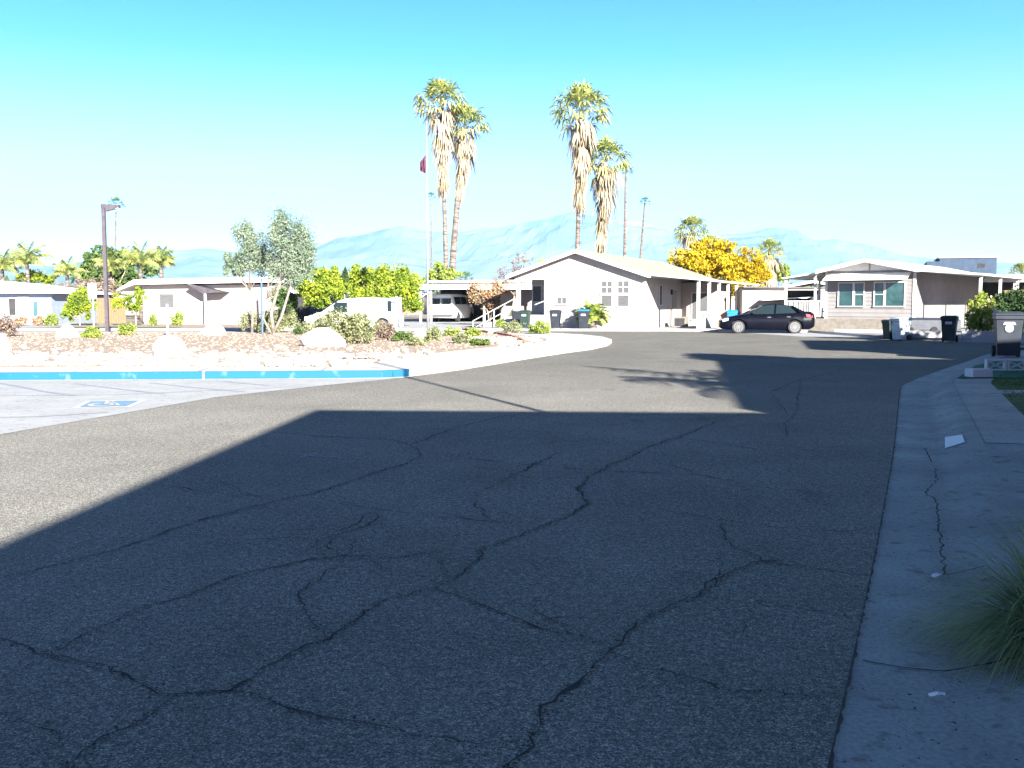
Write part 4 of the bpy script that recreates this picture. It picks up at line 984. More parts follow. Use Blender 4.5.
# ------------------------------------------------------------------ vehicles
def wheel(parent, x, y, r=.32, sgn=-1):
    w_ = MB().tube([(x, y, r), (x, y+sgn*.03, r), (x, y+sgn*.2, r)][::1], r, 26).build('wheel', 'tyre', parent, smooth=False)
    ri = MB(); yy = y-sgn*.004
    ri.tube([(x, yy, r), (x, yy-sgn*.02, r)], r*.18, 12)
    n_ = 10
    for k in range(n_):
        a = 2*math.pi*k/n_; d = Vector((math.cos(a), 0, math.sin(a))); s_ = Vector((-math.sin(a), 0, math.cos(a)))
        c = Vector((x, yy-sgn*.012, r)); ri.add([c+d*r*.1-s_*.022, c+d*r*.1+s_*.022, c+d*r*.72+s_*.035, c+d*r*.72-s_*.035], [(0, 1, 2, 3) if sgn > 0 else (3, 2, 1, 0)])
    m_ = 28
    for k in range(m_):
        a = 2*math.pi*k/m_; b = 2*math.pi*(k+1)/m_; y_ = yy-sgn*.01
        ri.add([(x+r*.62*math.cos(a), y_, r+r*.62*math.sin(a)), (x+r*.62*math.cos(b), y_, r+r*.62*math.sin(b)), (x+r*.76*math.cos(b), y_, r+r*.76*math.sin(b)), (x+r*.76*math.cos(a), y_, r+r*.76*math.sin(a))], [(0, 1, 2, 3)])
    ri.build('rim', 'rim', w_); return w_
def body_loft(st):
    rings = []
    for x, w_, z0, zm, zb, zt, wt in st:
        rings.append([(x, -w_*.92, z0), (x, -w_, z0+(zm-z0)*.45), (x, -w_, zm), (x, -w_*.97, zb), (x, -wt, zt), (x, -wt*.4, zt+.015), (x, wt*.4, zt+.015), (x, wt, zt), (x, w_*.97, zb), (x, w_, zm), (x, w_, z0+(zm-z0)*.45), (x, w_*.92, z0)])
    return rings
def bool_arches(o, xs, y, r, sgns=(-1, 1)):
    mb = MB()
    for x in xs:
        mb.tube([(x, -1.2, .30), (x, -.55, .30)], r, 24); mb.tube([(x, .55, .30), (x, 1.2, .30)], r, 24)
    c = mb.build('arch_cut', 'dark'); c.parent = o
    return c
def sedan(label, loc, rz):
    t = thing('parked_sedan', label, 'car', loc, rz)
    st = [(-2.28, .62, .30, .42, .55, .60, .50), (-2.18, .78, .22, .45, .62, .68, .62), (-1.9, .86, .18, .5, .72, .78, .66), (-1.4, .89, .18, .55, .80, .88, .70), (-.95, .90, .18, .55, .86, .96, .72),
          (-.3, .90, .18, .55, .90, .95, .76), (.6, .90, .18, .55, .92, .97, .76), (1.3, .90, .18, .56, .95, 1.0, .74), (1.75, .88, .20, .6, .98, 1.05, .70), (2.12, .84, .24, .62, .98, 1.06, .66), (2.26, .76, .32, .6, .9, .98, .6), (2.31, .66, .38, .55, .8, .85, .5)]
    def arch(x, y, z):
        for cx in (-1.36, 1.34):
            d = math.hypot(x-cx, z-.31)
        return z
    # densify and lift the sill over the wheels so the arches are open
    fine = []
    xs = [s[0] for s in st]
    allx = sorted(set([round(v, 3) for v in list(np.linspace(-2.28, 2.31, 70))+xs]))
    for x in allx:
        s = [x]+[float(np.interp(x, xs, [q_[k] for q_ in st])) for k in range(1, 7)]
        for cx in (-1.36, 1.34):
            d = abs(x-cx)
            if d < .375: s[2] = max(s[2], .31+math.sqrt(.375**2-d*d)); 
        s[3] = max(s[3], s[2]+.03); s[4] = max(s[4], s[3]+.02)
        fine.append(tuple(s))
    body = MB().loft(body_loft(fine)).build('body', 'navy', t, smooth=True)
    # wheel-house liners, floor
    MB().box(-2.1, 2.1, -.60, .60, .2, .7).build('underbody', 'dark', t)
    # greenhouse
    gh = [(-1.05, .70, .95, .70), (-.6, .72, 1.18, .62), (-.18, .74, 1.38, .56), (.2, .74, 1.43, .55), (.7, .73, 1.42, .54), (1.15, .71, 1.33, .52), (1.6, .69, 1.17, .52), (1.95, .66, 1.06, .55)]
    rg = []
    for x, wb_, zt, wt in gh: rg.append([(x, -wb_-.06, .90), (x, -wt-.02, zt-.03), (x, -wt+.1, zt), (x, wt-.1, zt), (x, wt+.02, zt-.03), (x, wb_+.06, .90)])
    MB().loft(rg).build('cabin_glass', 'car_glass', t, smooth=False)
    rf = []
    for x, zt, wt in ((-.32, 1.345, .555), (-.1, 1.42, .545), (.2, 1.455, .54), (.7, 1.445, .53), (1.15, 1.355, .52), (1.3, 1.30, .51)):
        rf.append([(x, -wt-.025, zt-.055), (x, -wt+.06, zt), (x, wt-.06, zt), (x, wt+.025, zt-.055)])
    MB().loft(rf).build('roof_panel', 'navy', t, smooth=True)
    pm_ = MB()
    for s in (-1, 1):
        pm_.tube([(-1.08, s*.775, .93), (-.62, s*.70, 1.16), (-.22, s*.60, 1.36)], [.035, .03, .03], 6)
        pm_.tube([(.38, s*.805, .9), (.45, s*.575, 1.42)], .04, 6)
        pm_.tube([(1.2, s*.56, 1.34), (1.55, s*.68, 1.1), (1.85, s*.74, .98)], [.05, .09, .07], 6)
    pm_.build('pillars', 'navy', t)
    for s in (-1, 1):
        MB().loft([[(-.72, s*.80, .94), (-.60, s*.80, .94), (-.60, s*.80, 1.05), (-.72, s*.80, 1.05)], [(-.70, s*.98, .95), (-.60, s*.96, .95), (-.60, s*.96, 1.06), (-.69, s*.97, 1.06)]]).build('wing_mirror', 'navy', t)
        MB().loft([[(-2.24, s*.60, .56), (-2.24, s*.60, .66), (-2.0, s*.62, .74), (-2.0, s*.62, .62)], [(-2.12, s*.80, .56), (-2.12, s*.79, .66), (-1.85, s*.862, .76), (-1.85, s*.875, .64)]]).build('headlight', 'clear_lamp', t)
        MB().loft([[(2.31, s*.52, .80), (2.31, s*.52, .93), (2.18, s*.60, .98), (2.2, s*.6, .80)], [(2.2, s*.80, .78), (2.15, s*.80, .92), (1.85, s*.885, .95), (1.9, s*.895, .82)]]).build('tail_light', 'red_lamp', t)
        MB().box(.02, .2, s*.905-.01, s*.905+.01, .78, .81).build('door_handle', 'rim', t)
        MB().box(.95, 1.13, s*.905-.01, s*.905+.01, .80, .83).build('door_handle', 'rim', t)
    for x in (-1.36, 1.34):
        wheel(t, x, -.88, .315, 1); wheel(t, x, .88, .315, -1)
    MB().box(2.31, 2.33, -.26, .26, .62, .74).build('number_plate', 'white_paint', t)
    return t
sedan('dark navy sedan parked facing left beside the white gabled house', (XD(765, 50.2), 50.2, .006), R(-9))

def van(label, loc, rz, m, kind):
    t = thing('parked_minivan' if kind == 'mini' else 'parked_van', label, 'van', loc, rz)
    if kind == 'mini':
        L2, W2, H = 2.5, .96, 1.78
        prof = [(-2.5, .5, .68, .5), (-2.35, .28, .82, .75), (-1.9, .22, .98, .88), (-1.62, .22, 1.05, .9), (-1.1, .22, 1.42, .92), (-.75, .22, 1.62, .92), (-.3, .22, 1.74, .93), (.6, .22, 1.78, .93), (1.6, .22, 1.76, .93), (2.2, .24, 1.70, .92), (2.38, .26, 1.5, .92), (2.48, .3, 1.05, .9), (2.52, .35, .8, .85)]
    else:
        L2, W2, H = 2.7, 1.0, 2.05
        prof = [(-2.7, .4, .95, .7), (-2.6, .3, 1.08, .88), (-2.0, .28, 1.2, .95), (-1.8, .28, 1.28, .97), (-1.3, .28, 1.85, .97), (-1.1, .28, 1.98, .97), (0, .28, 2.05, .98), (2.0, .28, 2.05, .98), (2.5, .3, 2.02, .97), (2.62, .32, 1.9, .95), (2.7, .36, 1.2, .94), (2.72, .4, .6, .9)]
    rings = []
    xs = [p[0] for p in prof]; wx = (-1.6, 1.45)
    for x in sorted(set(round(v, 3) for v in list(np.linspace(xs[0], xs[-1], 60))+xs)):
        z0, zt, w_ = [float(np.interp(x, xs, [p[k] for p in prof])) for k in (1, 2, 3)]
        w_ = w_*W2
        for cx in wx:
            d = abs(x-cx)
            if d < .42: z0 = max(z0, .34+math.sqrt(.42**2-d*d)-.02)
        zb = min(1.0, zt-.12); wt = w_-max(0, zt-1.0)*.17-.06
        rings.append([(x, -w_*.95, z0), (x, -w_, max(z0+.02, .55)), (x, -w_, max(zb, z0+.05)), (x, -wt, zt-.07), (x, -wt+.12, zt), (x, wt-.12, zt), (x, wt, zt-.07), (x, w_, max(zb, z0+.05)), (x, w_, max(z0+.02, .55)), (x, w_*.95, z0)])
    MB().loft(rings).build('body', m, t, smooth=True)
    MB().box(-2.2, 2.2, -.62, .62, .25, .8).build('underbody', 'dark', t)
    def side_z(z): return W2*.93-max(0, z-1.0)*.13
    zt1 = H-.22
    for s in (-1, 1):
        wins = ((-1.3, -.3, 1.04, zt1-.02, -.42), (-.25, .9, 1.08, zt1, 0), (1.0, 2.1, 1.08, zt1, 0)) if kind == 'mini' else ((-1.45, -.75, 1.22, zt1, -.3), (-.5, .7, 1.3, zt1, 0), (.85, 2.1, 1.3, zt1, 0))
        for x0, x1, z0, z1, sh in wins[:1] if kind == 'mini' else wins:
            xa = x0+(-sh if sh else 0)
            y0 = s*(side_z(z0)+.05); y1 = s*(side_z(z1)+.0)
            v = [(x0, y0, z0), (x1, y0, z0), (x1, y1, z1), (xa, y1, z1)]
            v2 = [(a, b-s*.04, c) for a, b, c in v]
            MB().loft([v, v2]).build('side_window', 'car_glass', t)
        MB().box(L2-.12, L2+.0, s*W2*.86-.06, s*W2*.86+.06, .85, 1.2).build('tail_light', 'red_lamp', t)
        MB().box(-L2+.02, -L2+.2, s*.62-.14, s*.62+.14, .62, .8).build('headlight', 'clear_lamp', t)
        MB().box(-1.2, -1.0, s*1.0-.02, s*1.0+.16 if s > 0 else s*1.0+.02, 1.1, 1.3).build('wing_mirror', m, t)
    ws_ = MB().loft([[(-1.55, -.72, 1.13), (-1.55, .72, 1.13), (-.78, .62, 1.66), (-.78, -.62, 1.66)], [(-1.6, -.72, 1.13), (-1.6, .72, 1.13), (-.83, .62, 1.67), (-.83, -.62, 1.67)]]) if kind == 'mini' else MB().loft([[(-1.85, -.75, 1.3), (-1.85, .75, 1.3), (-1.3, .68, 1.88), (-1.3, -.68, 1.88)], [(-1.9, -.75, 1.3), (-1.9, .75, 1.3), (-1.35, .68, 1.89), (-1.35, -.68, 1.89)]])
    ws_.build('windscreen', 'car_glass', t)
    if kind == 'mini':
        for s in (-1, 1):
            v = [(1.75, s*.985, 1.10), (2.22, s*.96, 1.10), (2.15, s*.86, 1.6), (1.75, s*.87, 1.62)]; MB().loft([v, [(a, b-s*.05, c) for a, b, c in v]]).build('rear_side_window', 'car_glass', t)
        MB().loft([[(2.50, -.72, 1.08), (2.50, .72, 1.08), (2.36, .66, 1.58), (2.36, -.66, 1.58)], [(2.54, -.72, 1.08), (2.54, .72, 1.08), (2.41, .66, 1.59), (2.41, -.66, 1.59)]]).build('rear_window', 'car_glass', t)
    else:
        for s in (-1, 1):
            MB().box(2.68, 2.735, s*.42-.36, s*.42+.36, 1.3, 1.72).build('rear_window', 'car_glass', t)
        MB().box(2.72, 2.75, -.1, .5, 1.0, 1.04).build('door_handle', 'dark', t)
        MB().box(2.70, 2.86, -.9, .9, .42, .58).build('bumper', 'rim', t)
        MB().box(2.725, 2.74, -.2, .2, .7, .82).build('number_plate', 'faded_blue', t)
    for x in wx:
        wheel(t, x, -W2*.96, .34, 1); wheel(t, x, W2*.96, .34, -1)
    return t
van('silver white minivan parked behind the large sage bush', (XD(355, 52), 52, 0), R(4), 'silver', 'mini')
van('white van with two rear windows parked under the flat carport', (XD(452, 74), 75.5, .11), R(-106), 'van_white', 'full')

# ------------------------------------------------------------------ poles and signs
D = 45.0
lp = thing('lamp_post', 'tall square brown lamp post with short arm on the island', 'lamp post', (XD(107.5, D), D, .15), R(0))
zt = P(108, 208, D)[2]
MB().box(-.075, .075, -.075, .075, 0, zt-.15).build('pole', 'brown_metal', lp)
hd_ = MB(); hd_.box(-.09, .12, -.09, .09, zt-.148, zt+.02); hd_.add([(.12, -.1, zt-.3), (.12, .1, zt-.3), (.12, .1, zt), (.12, -.1, zt), (.72, -.12, zt-.14), (.72, .12, zt-.14), (.72, .12, zt-.02), (.72, -.12, zt-.02)], [(0, 1, 2, 3), (7, 6, 5, 4), (0, 4, 5, 1), (3, 2, 6, 7), (0, 3, 7, 4), (1, 5, 6, 2)])
hd_.build('arm', 'brown_metal', lp); MB().box(.35, .7, -.1, .1, zt-.19, zt-.142).build('lamp_head', 'clear_lamp', lp)
MB().box(-.2, .2, -.2, .2, 0, .06).build('base_plate', 'grey_metal', lp)
# lamp post out of view whose shadow crosses the street
hx, hy = G(371, 361.5, .15); hp = 7.5; tt = (hp-.15)/math.tan(SUNEL)
bx_, by_ = hx+math.sin(SUNAZ)*tt, hy-math.cos(SUNAZ)*tt
lp2 = thing('lamp_post', 'slender lamp post on the driveway right of the view', 'lamp post', (bx_, by_, .02), R(180))
MB().tube([(0, 0, 0), (0, 0, hp)], [.06, .045], 10).build('pole', 'brown_metal', lp2); MB().box(-.08, .75, -.12, .12, hp, hp+.12).build('lamp_head', 'brown_metal', lp2)
# flagpole
D = 46.5; ft = P(428, 128, D)[2]
fp_ = thing('flagpole', 'tall white flagpole in front of the twin palms', 'flagpole', (XD(428, D), D, .15))
MB().tube([(0, 0, 0), (0, 0, ft*.6), (0, 0, ft)], [.055, .04, .02], 12).build('pole', 'steel', fp_, smooth=True); MB().tube([(0, 0, ft), (0, 0, ft+.06), (0, 0, ft+.12)], [.03, .06, .01], 10).build('finial', 'steel', fp_)
z1 = P(425, 158, D)[2]; z0_ = P(425, 177, D)[2]
fm_ = MB(); nx, nz = 8, 8
for i in range(nx+1):
    for j in range(nz+1):
        u, v = i/nx, j/nz; fm_.v.append((-.05-.27*u, .07*math.sin(u*14+v*3), z1-(z1-z0_)*v*(1-.15*u)-.35*u*(1-v)))
for i in range(nx):
    for j in range(nz): a = i*(nz+1)+j; fm_.f.append((a, a+1, a+nz+2, a+nz+1))
o = fm_.build('flag', 'flag_red'); o.location = (XD(428, D), D, .15); tag(o, 'limp dark red flag hanging from the white flagpole', 'flag')
# blue pole
D = 43; bpz = P(262, 283, D)[2]
b_ = thing('utility_pole', 'slender blue pole left of the pale multi stemmed tree', 'pole', (XD(262.5, D), D, .15)); MB().tube([(0, 0, 0), (0, 0, bpz)], .045, 8).build('pole', 'blue_pole', b_); MB().tube([(0, 0, bpz), (0, 0, bpz+.04)], .065, 8).build('cap', 'blue_pole', b_)
D = 40; b_ = thing('marker_post', 'thin white marker post on the gravel before the long white house', 'post', (XD(168, D), D, .15)); MB().box(-.035, .035, -.02, .02, 0, P(168, 308, D)[2]).build('post', 'white_paint', b_); MB().box(-.045, .045, -.03, .03, 0, .08).build('base', 'grey_metal', b_)
# white road sign
D = 50; sg = thing('road_sign', 'plain white road sign on thin post left of the lamp post', 'sign', (XD(94, D), D, .1)); zz = P(94, 284, D)[2]
MB().tube([(0, 0, 0), (0, 0, zz)], .04, 8).build('post', 'steel', sg); MB().box(-.22, .22, -.06, -.045, zz-.85, zz-.05).build('sign_panel', 'steel', sg)
D = 47; sg = thing('direction_sign', 'white sign post with stacked direction boards right of the minivan', 'sign', (XD(397, D), D, .15))
MB().box(-.05, .05, -.05, .05, 0, 1.65).build('post', 'white_paint', sg)
for k in range(4): MB().box(-.24, .24, -.09, -.055, .65+k*.25, .85+k*.25).build('sign_board', 'white_paint', sg)

# ------------------------------------------------------------------ vegetation
gp = 'tall fan palms behind the houses'
def H(px, py, D): return P(px, py, D)
D = 82; x, _, z = H(441, 101, D); fan_palm('taller left palm of the twin pair behind the flagpole', (XD(447, D), D, 0), z, lean=(x-XD(447, D), 0), crown=2.35, skirt=6.9, seed=3, group=gp, r0=.18, r1=.17, skw=1.15)
D = 84; x, _, z = H(465, 122, D); fan_palm('leaning right palm of the twin pair behind the flagpole', (XD(450, D), D, 0), z, lean=(x-XD(450, D), 0), crown=2.2, skirt=5.8, seed=4, group=gp, r0=.28, r1=.2, skw=1.05)
D = 84; x, _, z = H(582, 108, D); fan_palm('tallest shaggy palm above the peak of the white gabled house', (XD(576, D), D, 0), z, lean=(x-XD(576, D), 0), crown=2.75, skirt=7.4, seed=5, group=gp, r0=.18, r1=.18, nd=190, skw=1.3)
D = 86; x, _, z = H(606, 158, D); fan_palm('shorter shaggy palm right of the tallest palm', (XD(597, D), D, 0), z, lean=(x-XD(597, D), 0), crown=2.3, skirt=7.2, seed=6, group=gp, r0=.23, r1=.17, nd=170, skw=1.2)
D = 150; x, _, z = H(626, 168, D); fan_palm('thin bare palm, taller of two slender ones right of the shaggy palms', (XD(624, D), D, 0), z, lean=(x-XD(624, D), 0), crown=1.25, skirt=0, seed=7, group=gp, r0=.26, r1=.16, ng=30, yellow=0, mg='far_palm')
D = 165; x, _, z = H(645, 200, D); fan_palm('thin curved palm, shorter of the two slender ones', (XD(638, D), D, 0), z, lean=(x-XD(638, D), 0), crown=.95, skirt=0, seed=8, group=gp, r0=.24, r1=.14, ng=24, yellow=0, mg='far_palm')
D = 88; x, _, z = H(692, 228, D); fan_palm('green fan palm rising from the yellow tree', (x, D, 0), z, crown=1.7, skirt=2.2, seed=9, group=gp, nd=70)
D = 95; x, _, z = H(710, 242, D); fan_palm('small palm crown half hidden right of the green fan palm', (x, D, 0), z, crown=1.2, skirt=1.5, seed=10, group=gp, nd=40)
D = 80; x, _, z = H(770, 247, D); fan_palm('shaggy palm between the yellow tree and the grey house', (x, D, 0), z, crown=1.15, skirt=3.4, seed=11, group=gp, nd=90, r0=.2, r1=.15)
D = 150; x, _, z = H(116, 202, D); fan_palm('very distant thin palm rising above the brown lamp post', (x-.6, D, 0), z, lean=(.6, 0), crown=1.3, skirt=0, seed=12, group=gp, r0=.16, r1=.1, ng=22, yellow=0, mg='far_palm')
D = 190; x, _, z = H(431, 195, D); fan_palm('tiny distant palm crown beside the flagpole', (x, D, 0), z, crown=1.1, skirt=0, seed=13, group=gp, r0=.16, r1=.1, ng=20, yellow=0, mg='far_palm')
D = 110; x, _, z = H(1022, 270, D); fan_palm('palm crown at the right edge behind the dark carport', (x, D, 0), z, crown=1.4, skirt=.8, seed=14, group=gp, nd=30)
D = 120; x, _, z = H(466, 276, D); fan_palm('small dark palm low behind the van carport', (x, D, 0), z, crown=1.0, skirt=0, seed=15, group=gp, ng=24, yellow=0, mg='far_palm')
gf = 'feather palms at the left'
D = 84; x, _, z = H(27, 262, D); feather_palm('arching feather palm above the pale blue house', (x, D, 0), z, 15, 2.3, 41, group=gf)
D = 80; x, _, z = H(2, 268, D); feather_palm('feather palm cut by the left edge of the photo', (x, D, 0), z, 14, 2.2, 42, group=gf)
D = 86; x, _, z = H(67, 273, D); feather_palm('short feather palm left of the dark round tree', (x, D, 0), z, 14, 1.7, 43, group=gf)
D = 80; x, _, z = H(140, 262, D); feather_palm('feather palm directly right of the dark round tree', (x, D, 0), z, 14, 2.0, 44, group=gf)
D = 82; x, _, z = H(161, 262, D); feather_palm('bushy feather palm above the left end of the long white house', (x, D, 0), z, 20, 1.6, 45, group=gf)
D = 78; x, _, z = H(110, 268, D); feather_palm('feather palm in front of the dark round tree', (x, D, 0), z, 12, 1.5, 46, group=gf)
D = 78; x, _, z = H(556, 262, D); feather_palm('feather palm peeking over the left slope of the gabled roof', (x, D, 0), z-.9, 16, 1.9, 47, mg='leaf_lime')
feather_palm('sago palm with stiff fronds before the white gable wall', (XD(592, 55.0), 55.0, .1), .55, 34, 1.15, 48, mg='leaf_lime', r=.2, arch=1.1, cat='plant', stiff=True, name='sago_palm')

def T(name, label, px, D, blobs_px, n, leaf, m, seed, base=0.0, **kw):
    """blobs in pixels: (px, py, rx, ry) -> world at distance D"""
    x0 = XD(px, D); bl_ = []
    for bx, by, rx, ry in blobs_px:
        p = P(bx, by, D); k = D/1000
        bl_.append((p[0]-x0, random.uniform(-.5, .5)*rx*k*.5, p[2]-base, rx*k, rx*k*.9, ry*k))
    return tree(name, label, 'tree', (x0, D, base), bl_, n, leaf, m, seed, **kw)
# pale barked trees on the island
T('olive_tree', 'grey green feathery tree with pale leaning stems near the blue pole', 274, 43, [(288, 238, 22, 26), (292, 265, 22, 20), (280, 222, 10, 14), (300, 250, 16, 24), (276, 262, 10, 14)], 30000, .055, 'leaf_olive', 51, base=.15,
  trunk=[([(0, 0, 0), (-.1, 0, .9), (.1, 0, 1.6), (.35, 0, 2.3)], .09, .05), ([(-.05, 0, 0), (.35, 0, .8), (.7, 0, 1.9), (.85, 0, 2.6)], .07, .04), ([(-.1, 0, 0), (-.45, 0, .7), (-.3, 0, 1.5)], .06, .03)], bark='pale_bark', clumps=170, spread=.36, aspect=.35)
T('olive_tree', 'shorter greyer feathery tree left of the blue pole', 252, 45, [(246, 238, 12, 18), (250, 258, 16, 14), (235, 268, 10, 12), (262, 255, 8, 22), (232, 260, 8, 8)], 19000, .055, 'leaf_olive', 52, base=.15,
  trunk=[([(0, 0, 0), (.05, 0, .8), (-.05, 0, 1.9)], .07, .045)], bark='pale_bark', clumps=130, spread=.36, aspect=.35)
T('citrus_tree', 'dense yellow green citrus tree left in the hedge row', 325, 58, [(322, 286, 24, 17), (310, 292, 15, 14), (338, 282, 14, 15), (322, 270, 8, 6), (316, 302, 14, 8), (334, 302, 12, 8)], 15000, .085, 'leaf_citrus', 53, trunk=[([(0, 0, 0), (0, 0, .8), (.1, 0, 1.4)], .1, .08)], clumps=90)
T('cypress_tree', 'small dark pointed conifer between the two citrus trees', 345, 57.5, [(345, 280, 3.5, 9), (345, 272, 2.2, 6)], 1500, .06, 'leaf_dark', 54, trunk=[([(0, 0, 0), (0, 0, 1), (0, 0, 2.0)], .06, .04)], limbs=False)
T('citrus_tree', 'wide yellow green citrus tree behind the minivan', 375, 59, [(365, 286, 21, 20), (390, 288, 24, 21), (408, 290, 18, 21), (378, 274, 10, 8), (400, 276, 9, 9), (412, 306, 12, 9), (355, 270, 5, 6), (372, 300, 18, 9), (395, 304, 16, 10)], 26000, .085, 'leaf_citrus', 55, trunk=[([(0, 0, 0), (0, 0, .8), (.1, 0, 1.4)], .1, .08), ([(1.6, 0, 0), (1.7, 0, 1.2)], .08, .06)], clumps=150)
T('leafy_tree', 'small green tree at the foot of the twin palms', 440, 78, [(440, 272, 10, 10), (452, 276, 12, 6), (432, 280, 10, 10)], 2500, .12, 'leaf_lime', 56, trunk=[([(0, 0, 0), (0, 0, 1.5)], .1, .08)])
T('round_tree', 'dark green round tree behind the tall brown lamp post', 112, 95, [(100, 264, 18, 16), (122, 262, 16, 16), (140, 272, 14, 12), (90, 272, 12, 10), (112, 278, 24, 12)], 9000, .17, 'leaf_green', 57, trunk=[([(0, 0, 0), (0, 0, 2.0)], .25, .2)], clumps=90)
T('yellow_tree', 'wide bright yellow autumn tree behind the patio roof', 715, 78, [(690, 258, 20, 12), (715, 256, 24, 14), (740, 264, 22, 14), (755, 272, 16, 12), (712, 272, 30, 14), (740, 285, 24, 14), (675, 262, 8, 7), (700, 248, 12, 9)], 22000, .12, 'leaf_yellow', 58, trunk=[([(0, 0, 0), (0, 0, 1.2), (.2, 0, 2.2)], .2, .14)], clumps=170)
T('orange_tree', 'orange brown leaved small tree beside the van carport', 489, 62, [(480, 292, 12, 12), (492, 298, 12, 12), (500, 290, 10, 9), (474, 300, 6, 8)], 3200, .07, 'leaf_orange', 59, base=.1, trunk=[([(0, 0, 0), (-.05, 0, .8), (-.3, 0, 1.4)], .06, .04), ([(0, 0, 0), (.2, 0, .9), (.4, 0, 1.5)], .05, .03)], bark='pale_bark', clumps=60)
T('bare_tree', 'thinly leaved purplish brown tree left of the gabled house', 513, 70, [(512, 275, 16, 14), (500, 282, 12, 12), (522, 262, 12, 10), (518, 285, 8, 8)], 2200, .06, 'leaf_tan', 60, trunk=[([(0, 0, 0), (0, 0, 1.2), (.1, 0, 2.0)], .08, .06)], clumps=120, spread=.18)
T('yellow_shrub_tree', 'bushy golden green shrub tree beside the pale blue house', 80, 62, [(78, 302, 12, 14), (70, 312, 8, 10), (88, 308, 8, 10), (85, 292, 8, 8)], 4500, .08, 'leaf_citrus', 64, base=.1, trunk=[([(0, 0, 0), (0, 0, .6)], .06, .05)])
T('dry_tree', 'pale dry shrub tree behind the white road sign', 98, 75, [(95, 290, 14, 12), (108, 286, 12, 10), (82, 286, 10, 8), (60, 288, 10, 8)], 2600, .09, 'leaf_tan', 65, trunk=[([(0, 0, 0), (0, 0, 1)], .07, .05)])
T('lime_tree', 'yellow leaved tree behind the roof of the pale blue house', 42, 86, [(36, 278, 12, 7), (50, 280, 10, 6), (22, 280, 8, 6)], 2500, .11, 'leaf_citrus', 66, trunk=[([(0, 0, 0), (0, 0, 1.4)], .1, .08)])
T('orange_hedge_tree', 'yellow green tree left of the long white house gable', 136, 62, [(134, 302, 9, 10), (140, 296, 7, 8), (118, 300, 7, 10)], 2200, .08, 'leaf_citrus', 67, base=.1, trunk=[([(0, 0, 0), (0, 0, .6)], .06, .05)])
T('leafy_tree', 'dark green tree between the pale tree stems and citrus hedge', 287, 60, [(283, 298, 12, 12), (292, 308, 8, 12)], 3000, .08, 'leaf_green', 68, base=.1, trunk=[([(0, 0, 0), (0, 0, .8)], .07, .05)])
T('leafy_tree', 'small green tree right of the shaggy palm by the grey house', 783, 86, [(783, 272, 8, 9)], 1400, .11, 'leaf_lime', 69, trunk=[([(0, 0, 0), (0, 0, 1.4)], .08, .06)])
def B(label, px, D, w_, h_, m, n, seed, **kw): return bush(px, D, w_, h_, m, n, .06, seed, label, z0=.1, group='shrubs in front of the left houses', **kw)
bush(268, 50, 62, 23, 'leaf_sage', 8000, .05, 71, 'clipped olive green hedge behind the pale barked stems', z0=.02 if False else .15, name='clipped_hedge', clumps=140, dy=1.0) if False else None
hd1 = tree('clipped_hedge', 'clipped olive green hedge mound behind the pale tree stems', 'hedge', (XD(265, 46.2), 46.2, .15), [(-.35, 0, .5, .9, .5, .55), (.5, 0, .5, .9, .5, .55), (1.0, .1, .6, .5, .4, .5)], 8000, .04, 'leaf_sage', 72, clumps=160)
B('small round green shrub at the white house wall', 177, 63, 14, 13, 'leaf_lime', 1500, 73); B('low green shrub left of the round one at the white wall', 153, 63, 9, 11, 'leaf_lime', 900, 74)
B('low red and green shrub by the pale blue house door', 20, 62, 14, 9, 'leaf_orange', 900, 75); B('low reddish shrub right of the pale blue house door', 38, 62, 12, 10, 'leaf_orange', 900, 76)
B('bright green shrub at the corner of the pale blue house', 52, 62, 14, 12, 'leaf_lime', 1200, 77)
B('small green bush behind the porch ramp', 514, 61, 12, 16, 'leaf_green', 1400, 78)
B('little low shrub beside the orange leaved tree', 500, 57, 10, 8, 'leaf_lime', 800, 79)
wf = thing('timber_fence', 'tan timber fence between the lamp post and the long white house', 'fence', (XD(97, 70), 70, .1))
for k in range(12): MB().box(k*.17, k*.17+.16, 0, .03, 0, 1.75).build('board', 'wood', wf)

# fountain grass at the right edge
gx, gy = G(1058, 648, .04); gt_ = thing('fountain_grass', 'arching clump of fine green fountain grass at the driveway edge', 'ornamental grass', (gx, gy, .04))
mb = MB(); rng = random.Random(9)
for i in range(2300):
    az = rng.uniform(0, 6.283); el = R(rng.choice([rng.uniform(15, 50), rng.uniform(35, 80)])); L = rng.uniform(.4, .85)
    d = Vector((math.cos(az)*math.cos(el), math.sin(az)*math.cos(el), math.sin(el))); p = Vector((rng.gauss(0, .05), rng.gauss(0, .05), 0)); pts_ = [p.copy()]
    sd_ = Vector((-math.sin(az), math.cos(az), 0)); k_ = 7; wv = rng.uniform(.0022, .0045)
    for k in range(k_):
        d = (d+Vector((0, 0, -.27*(.4+k/k_)))).normalized(); p = p+d*L/k_
        p.z = max(p.z, .004); pts_.append(p.copy())
    vs = []
    for k, q_ in enumerate(pts_): wv2 = wv*(1-.85*k/k_); vs += [q_-sd_*wv2, q_+sd_*wv2]
    mb.add(vs, [(2*k, 2*k+1, 2*k+3, 2*k+2) for k in range(k_)])
mb.build('blades', 'grass', gt_)
rs = np.random.RandomState(8); pts = blob_pts([(.04, .0, .10, .15, .15, .10)], 300, 30, rs); pts[:, 2] = np.abs(pts[:, 2])+.01
leaf_mesh('basal_leaves', pts, .035*rs.uniform(.6, 1.3, len(pts)), 'grass_dark', gt_, rs=rs)
mb = MB()

